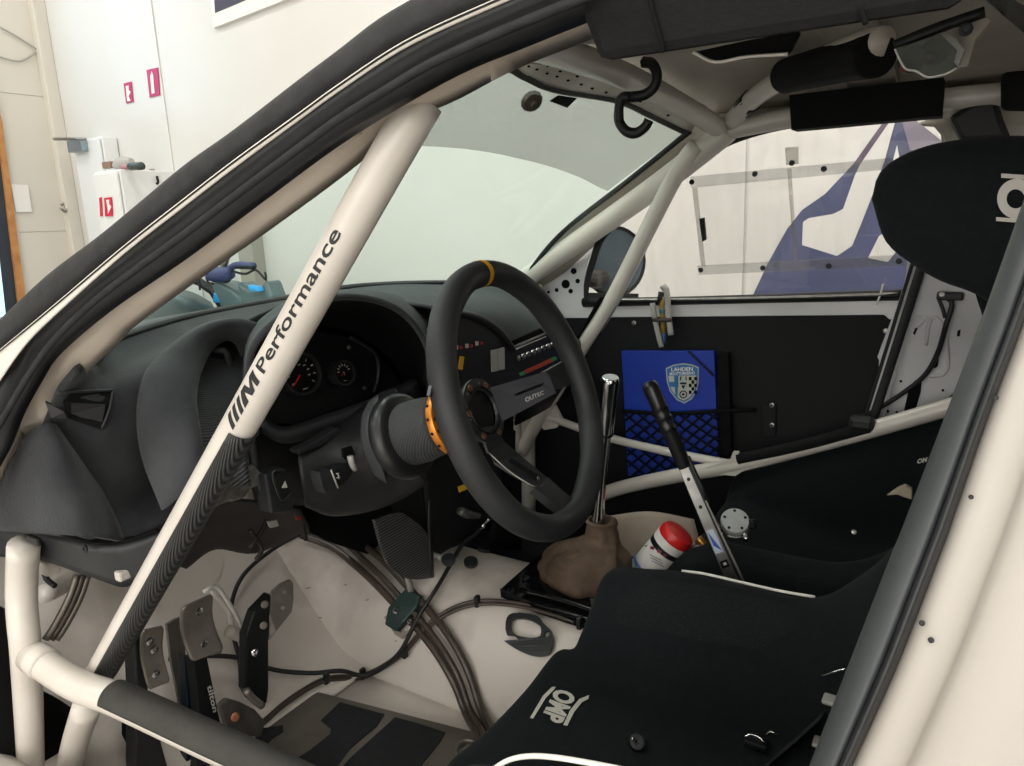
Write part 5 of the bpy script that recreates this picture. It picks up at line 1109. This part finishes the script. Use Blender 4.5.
for x,y in ((511,592),(521,596),(526,579)): screw(Z(x,y,zt_+.001),(0,0,1),.007,DARKM,tr,'frame_bolt',.6)
plate('frame_clip',[Z(x,y,zt_+.004) for x,y in ((590,598),(606,600),(604,607),(592,606))],.004,STEEL,tr)
# ================================================================== HANDBRAKE
hk_=T('handbrake',Y(735,582,-.02),'upright metal hydraulic handbrake lever with a black rubber grip','handbrake')
ht,hbm=Y(651,388,-.02),Y(735,585,-.02); da_=(hbm-ht).normalized(); Lh=(hbm-ht).length
sd=da_.cross((CAM-ht).normalized()).normalized(); fw=sd.cross(da_)
if sd.dot(RT)<0: sd=-sd
def hpnt(s,w_,o=0): return ht+da_*s*Lh+sd*w_+fw*o
lathe('grip',ht-da_*.012,da_,[(0,0),(.008,.001),(.0125,.006),(.0135,.014),(.0128,.045),(.0142,.048),(.0128,.052),(.0125,.062),(.0142,.065),(.0126,.070),(.0124,.082),(.014,.085),(.0122,.09),(.012,Lh*.42),(.010,Lh*.44)],mat('grip_rubber','#141516',.32),hk_,seg=24,label='ribbed black rubber grip')
sg=-1 if fw.dot(CAM-ht)<0 else 1
plate('lever_bar',[hpnt(.40,-.010,.004*sg),hpnt(.40,.006,.004*sg),hpnt(1.03,.009,.004*sg),hpnt(1.03,-.011,.004*sg)],.006,STEEL,hk_,bevel=.001)
plate('lever_channel',[hpnt(.40,.005,.006*sg),hpnt(.40,.010,.006*sg),hpnt(1.03,.014,.006*sg),hpnt(1.03,.009,.006*sg)],.008,DARKM,hk_)
plate('lever_flange',[hpnt(.58,.0085,.008*sg),hpnt(.58,.011,.008*sg),hpnt(1.03,.017,.008*sg),hpnt(1.03,.0135,.008*sg)],.003,ALU,hk_)
tube('release_rod',[hpnt(.36,.011,.004*sg),hpnt(.60,.012,.004*sg)],.004,BLK,hk_,n=4,seg=8)
plate('label_blue',[hpnt(.715,-.008,.0052*sg),hpnt(.715,.003,.0052*sg),hpnt(.83,.004,.0052*sg),hpnt(.83,-.009,.0052*sg)],.0006,mat('pale_label','#a9b4c4',.5),hk_)
plate('label_triangle',[hpnt(.72,-.007,.006*sg),hpnt(.825,.003,.006*sg),hpnt(.79,-.007,.006*sg)],.0005,mat('label_blue','#23449a',.5),hk_)
plate('label_black',[hpnt(.87,-.008,.0052*sg),hpnt(.87,.004,.0052*sg),hpnt(.905,.004,.0052*sg),hpnt(.905,-.008,.0052*sg)],.0006,DEEP,hk_)
plate('label_mark',[hpnt(.88,-.004,.006*sg),hpnt(.88,.001,.006*sg),hpnt(.892,.001,.006*sg),hpnt(.892,-.004,.006*sg)],.0005,SILVP,hk_)
for s in (.46,.60): screw(hpnt(s,-.002,.005*sg),fw*sg,.003,DARKM,hk_,'lever_rivet',.4)
# behind: tan floor hump on the passenger side
patch('seat_crossmember',[[Y(608,516,-.22),Y(650,512,-.24),Y(694,520,-.26)],[Y(606,540,-.20),Y(650,545,-.20),Y(700,548,-.22)],[Y(600,575,-.16),Y(650,600,-.14),Y(700,600,-.14)]],mat('tan_floor','#9b8a7d',.5,col2='#83746a',scale=10),body,nu=16,nv=12,thick=.008)
# ================================================================== SPRAY CAN
cn0,cn1=Y(636,583,-.12),Y(677,535,-.14); ca=(cn1-cn0).normalized(); cl_=(cn1-cn0).length
sp=T('spray_can',cn0,'white labelled aerosol can with a red cap wedged beside the gear lever boot','can')
lathe('can_body',cn0,ca,[(0,-.03),(.030,-.03),(.033,-.026),(.033,cl_*.92),(.030,cl_*.94),(.024,cl_*.90)],mat('can_label_white','#d6d4d0',.35),sp,seg=36,label='white label body')
lathe('label_band',cn0,ca,[(.0333,cl_*.30),(.0335,cl_*.30),(.0335,cl_*.36),(.0333,cl_*.36)],mat('label_blue_band','#5a7cae',.4),sp,seg=36)
lathe('label_band',cn0,ca,[(.0333,cl_*.72),(.0335,cl_*.72),(.0335,cl_*.80),(.0333,cl_*.80)],DARKM,sp,seg=36)
lathe('label_band',cn0,ca,[(.0333,-.01),(.0335,-.01),(.0335,.008),(.0333,.008)],mat('label_orange','#c8593a',.4),sp,seg=36)
lathe('red_cap',cn0,ca,[(.0315,cl_*.90),(.0325,cl_*.92),(.0325,cl_*1.0),(.029,cl_*1.06),(.018,cl_*1.09),(0,cl_*1.10)],REDM,sp,seg=36)
bpy.context.view_layer.update(); spt=bvh([o for o in sp.children if o.name.startswith('can_body')])
for p in ([(651,546),(655,547),(654,550),(650,549)],[(658,549),(662,551),(661,554),(657,552)],[(664,553),(667,555),(666,557),(663,556)],[(645,544),(648,545),(647,547),(644,546)]):
    v,f=poly2([p]); lay('label_print',v,f,spt,mat('label_maroon','#7a3040',.5),sp,.0008)
for k in range(3):
    v,f=poly2([[(650+k,554+k*3),(662+k,560+k*3),(661.6+k,561+k*3),(649.6+k,555+k*3)]],4); lay('label_print',v,f,spt,mat('label_grey','#8c8c90',.5),sp,.0008)
# ================================================================== STARTER / ALUMINIUM CAP
cpn=T('fluid_reservoir_cap',Y(735,522,-.16),'round brushed aluminium cap with five bolts beside the handbrake','cap')
c_=Y(735,521,-.16); nn=Vector((-.2,.62,.75)).normalized()
lathe('cap_disc',c_,nn,[(.022,-.02),(.024,-.012),(.025,0),(.0235,.003),(0,.004)],mat('satin_aluminium','#d5d8d8',.4,.4,col2='#c5c8c9',scale=60),cpn,seg=40)
ua,va,_=axes(nn)
for k in range(5):
    t=math.radians(20+72*k); screw(c_+(ua*math.cos(t)+va*math.sin(t))*.0185+nn*.0032,nn,.0026,DARKM,cpn,'cap_bolt')
tube('clamp_band',[c_+(ua*math.cos(t)+va*math.sin(t))*.026-nn*.012 for t in [math.radians(a) for a in range(-120,60,15)]],.003,STEEL,cpn,n=30,seg=6)
tube('clamp_screw',[Y(744,534,-.15),Y(747,540,-.14)],.005,CHROME,cpn,n=4,seg=8); tube('clamp_screw',[Y(752,520,-.15),Y(754,528,-.15)],.006,DARKM,cpn,n=4,seg=8)
bf=T('brass_fitting',Y(702,540,-.12),'small brass and steel hose fittings behind the handbrake lever','fitting')
for a,b,m_,r in (((692,550),(704,543),STEEL,.007),((698,538),(705,546),mat('brass','#b98a4a',.3,.9),.008),((712,524),(720,531),STEEL,.008),((716,531),(720,536),CREAM,.007)):
    tube('fitting',[Y(*a,-.13),Y(*b,-.13)],r,m_,bf,n=4,seg=8)
# ================================================================== SEATS
ds=T('driver_seat',(-.2,.35,.24),'black fabric racing bucket seat nearest the open door with white piping','seat')
def seatrow(x,zc,zi,zn,y0=.10,y1=.575):
    """One cross-section: inner bolster, cushion, near bolster (absolute heights)."""
    m_=(y0+y1)/2; lo=min(zc,zi,zn)-.12
    R=[Vector((x,y,z)) for y,z in ((y0-.045,lo),(y0-.04,zi-.045),(y0-.018,zi-.006),(y0+.012,zi),(y0+.045,zi-.03),(y0+.075,(zc+zi)/2-.01),(y0+.105,zc+.01),(m_-.05,zc),(m_+.05,zc),(y1-.105,zc+.01),(y1-.075,(zc+zn)/2-.01),(y1-.045,zn-.03),(y1-.012,zn),(y1+.018,zn-.006),(y1+.04,zn-.045),(y1+.045,lo))]
    for k_ in range(5): R[k_].x=min(x,.020+.004*k_)
    for k_ in range(11,16): R[k_].x=min(x,.012)
    return R
def sy(r,dy,dx=0): return [v+Vector((dx,dy,0)) for v in r]
DR=((.035,.33,.33,.33),(.058,.375,.375,.37),(.060,.41,.415,.40),(.053,.430,.430,.42),(.046,.438,.445,.43),(.034,.441,.455,.44),(.024,.441,.49,.455),(.016,.441,.53,.48),(-.004,.44,.55,.515),(-.05,.43,.558,.55),(-.10,.42,.566,.565),(-.19,.41,.568,.595),(-.29,.41,.572,.61),(-.35,.43,.62,.63),(-.40,.50,.69,.67),(-.44,.60,.77,.70),(-.50,.75,.85,.78),(-.56,.95,.99,.93))
sb=patch('seat_shell',[seatrow(*r) for r in DR],SEATM,ds,nu=80,nv=90,thick=.012,label='black fabric bucket with raised side bolsters')
bpy.context.view_layer.update(); sbt=bvh(sb)
def son(px,py,o=.003):
    h=sbt.ray_cast(CAM,ray(px,py).normalized())
    if h[0] is None: return None
    n=h[1] if h[1].dot(CAM-h[0])>0 else -h[1]; return h[0]+n*o
v,f=poly2([[(615,600),(660,580),(720,588),(790,606),(800,625),(760,650),(700,640),(620,625)]],14); lay('knit_panel',v,f,sbt,KNIT,ds,.0015)
pts=[Y(x,y,.078) for x,y in ((682,571),(705,574),(740,582),(780,591),(815,597))]
tube('white_piping',pts,.0022,WHITE,ds,n=24,seg=8)
tube('white_piping',[Y(x,y,.57) for x,y in ((488,775),(498,766),(512,759),(532,756),(560,758),(600,765),(640,773))],.0026,WHITE,ds,n=24,seg=8)
# lettering of the cushion: bars and letters read downwards
v,f=poly2([[(556,688),(552,688),(543,697),(530,719),(533,720),(546,699),(554,691)]],4); lay('logo_bar',v,f,sbt,SILVP,ds,.002)
v,f=poly2([[(589,696),(579,700),(570,711),(563,726),(567,727),(574,713),(582,703),(588,700)]],4); lay('logo_bar',v,f,sbt,SILVP,ds,.002)
textpx('logo_lettering','OMP',(556,688.5),(540.5,718.5),(577,696),sbt,SILVP,ds,.045,.002,label='pale cushion letters')
def pillow(nm,outline,m_,par,h=.02,th=.05,n=64,lb=None,wd=Vector((0,-1,0))):
    O=resamp(cr(outline+[outline[0]],n*3),n+1)[:-1]; c=sum(O,Vector())/n; vs=[];fs=[]; R=[]
    prof=[(0,h),(.25,h*.97),(.5,h*.9),(.74,h*.74),(.90,h*.48),(.99,h*.15),(1.025,-.012),(.985,-th*.6),(.94,-th),(.0,-th)]
    for s,o in prof:
        for p in O: vs.append(c+(p-c)*s-wd*o)
    for i in range(len(prof)-1):
        for k in range(n): fs.append((i*n+k,i*n+(k+1)%n,(i+1)*n+(k+1)%n,(i+1)*n+k))
    return mk(nm,vs,fs,m_,par,label=lb)
hr=pillow('headrest_wing',[Y(x,y,.16) for x,y in ((873,200),(880,175),(900,158),(935,145),(985,138),(1040,138),(1100,150),(1110,240),(1060,310),(1010,312),(975,293),(940,280),(910,262),(886,240))],SEATM,ds,.03,.05,lb='large rounded black headrest wing')
patch('back_shell',[[Vector((x,y,z)) for y,z in ((.11,z0),(.2,z0),(.35,z0),(.5,z0),(.60,z0))] for x,z0 in ((-.54,.85),(-.60,1.0),(-.64,1.15),(-.66,1.27))],SEATM,ds,nu=14,nv=14,thick=.03)
patch('shoulder_wing',[[Y(975,290,.12),Y(1010,300,.12),Y(1060,310,.12)],[Y(985,340,.12),Y(1015,350,.12),Y(1060,350,.12)],[Y(960,420,.12),Y(1000,430,.12),Y(1060,430,.12)],[Y(925,500,.11),Y(970,520,.11),Y(1040,520,.11)],[Y(895,550,.10),Y(950,570,.10),Y(1040,590,.10)]],SEATM,ds,nu=14,nv=20,thick=.03)
bpy.context.view_layer.update(); ht_=bvh(hr)
v,f=poly2([circ((1017,199),20,20,30),circ((1015.5,199),9,9.5,24)[::-1]],4); lay('logo_ring',v,f,ht_,SILVP,ds,.002)
for p in ([(1001,174),(1060,178),(1060,182),(1001,178)],[(996,217),(1050,221),(1050,225),(996,221)]):
    v,f=poly2([p],8); lay('logo_bar',v,f,ht_,SILVP,ds,.002)
# passenger seat
ps=T('passenger_seat',(-.2,-.35,.24),'black fabric racing bucket seat on the far side beyond the handbrake','seat')
PRW=((.0,.33,.33,.33),(.02,.375,.40,.37),(.015,.41,.45,.42),(-.01,.43,.49,.46),(-.05,.43,.52,.50),(-.10,.42,.545,.52),(-.19,.41,.585,.52),(-.29,.41,.635,.525),(-.36,.43,.66,.56),(-.41,.50,.70,.62),(-.46,.60,.77,.68),(-.52,.75,.85,.78),(-.58,.95,.99,.93))
psh=patch('seat_shell',[seatrow(*r,y0=-.61,y1=-.125) for r in PRW],SEATM,ps,nu=70,nv=80,thick=.012,label='black fabric bucket')
patch('back_shell',[[Vector((x,y,z)) for y,z in ((-.60,z0),(-.5,z0),(-.35,z0),(-.2,z0),(-.12,z0))] for x,z0 in ((-.58,.85),(-.63,1.0),(-.67,1.1),(-.69,1.15))],SEATM,ps,nu=14,nv=14,thick=.03)
bpy.context.view_layer.update(); pst=bvh(psh)
textpx('seat_lettering','OM',(917,464),(927,462),(918,459),pst,SILVP,ps,.05,.002)
for a,b,c_ in (((884,497),(900,488),(912,490)),):
    pass
plate('belt_slot_trim',[Y(x,y,-.12) for x,y in ((886,496),(898,488),(905,485),(912,489),(912,500),(905,498),(897,495))],.01,mat('tan_slot','#948a76',.6),ps,bevel=.002)
screw(Y(854,532,-.12),(-.2,.9,.4),.004,STEEL,ps,'seat_stud')
box('seat_mount',(-.18,-.37,.27),(.45,.42,.07),DEEP,ps); box('seat_mount',(-.2,.36,.27),(.45,.42,.07),DEEP,ds)
# ================================================================== HARNESS
hn=T('seat_harness',Y(780,740,.45),'black racing harness straps with chrome buckles lying in the driver seat','harness')
def ribbon(nm,P,w_,m_,par,side,th=.002):
    P=resamp(cr(P,60),24); side=Vector(side).normalized()
    return patch(nm,[[p-side*w_/2 for p in P],[p+side*w_/2 for p in P]],m_,par,nu=24,nv=2,thick=th)
def so(x,y,v,o=.006):
    p=son(x,y,o); return p if p else Y(x,y,v)
ribbon('belt_strap',[so(825,712,.45),so(800,735,.45),so(785,750,.45),so(760,775,.45)],.045,mat('belt_webbing','#17191a',.7,bump=.4,bscale=600),hn,(0,1,.3))
tube('chrome_wire',[so(823,676,.45,.01),so(835,672,.45,.012),so(850,668,.45,.01)],.0012,CHROME,hn,n=8,seg=6)
box('adjuster',so(838,700,.45,.008),(.03,.02,.006),GREYL,hn); box('adjuster',so(820,742,.45,.008),(.012,.02,.006),GREYL,hn)
tube('buckle_ring',[so(745,742,.42,.01),so(752,738,.42,.012),so(762,742,.42,.012),so(764,750,.42,.01),so(752,752,.42,.01),so(745,745,.42,.01)],.0018,CHROME,hn,n=30,seg=8)
tube('buckle_ring',[so(768,735,.42,.012),so(773,732,.42,.014),so(779,735,.42,.012)],.0016,CHROME,hn,n=12,seg=8)
box('buckle_body',so(757,747,.42,.008),(.028,.02,.01),DARKM,hn)
sp_=so(636,748,.42,.010)
lathe('round_clip',sp_,(-.4,.5,.7),[(.010,-.004),(.0115,0),(.010,.004),(.004,.005),(0,.003)],DARKM,hn,seg=20)
tube('clip_glint',[so(630,744,.42,.014),so(632,749,.42,.015)],.002,CHROME,hn,n=4,seg=6)
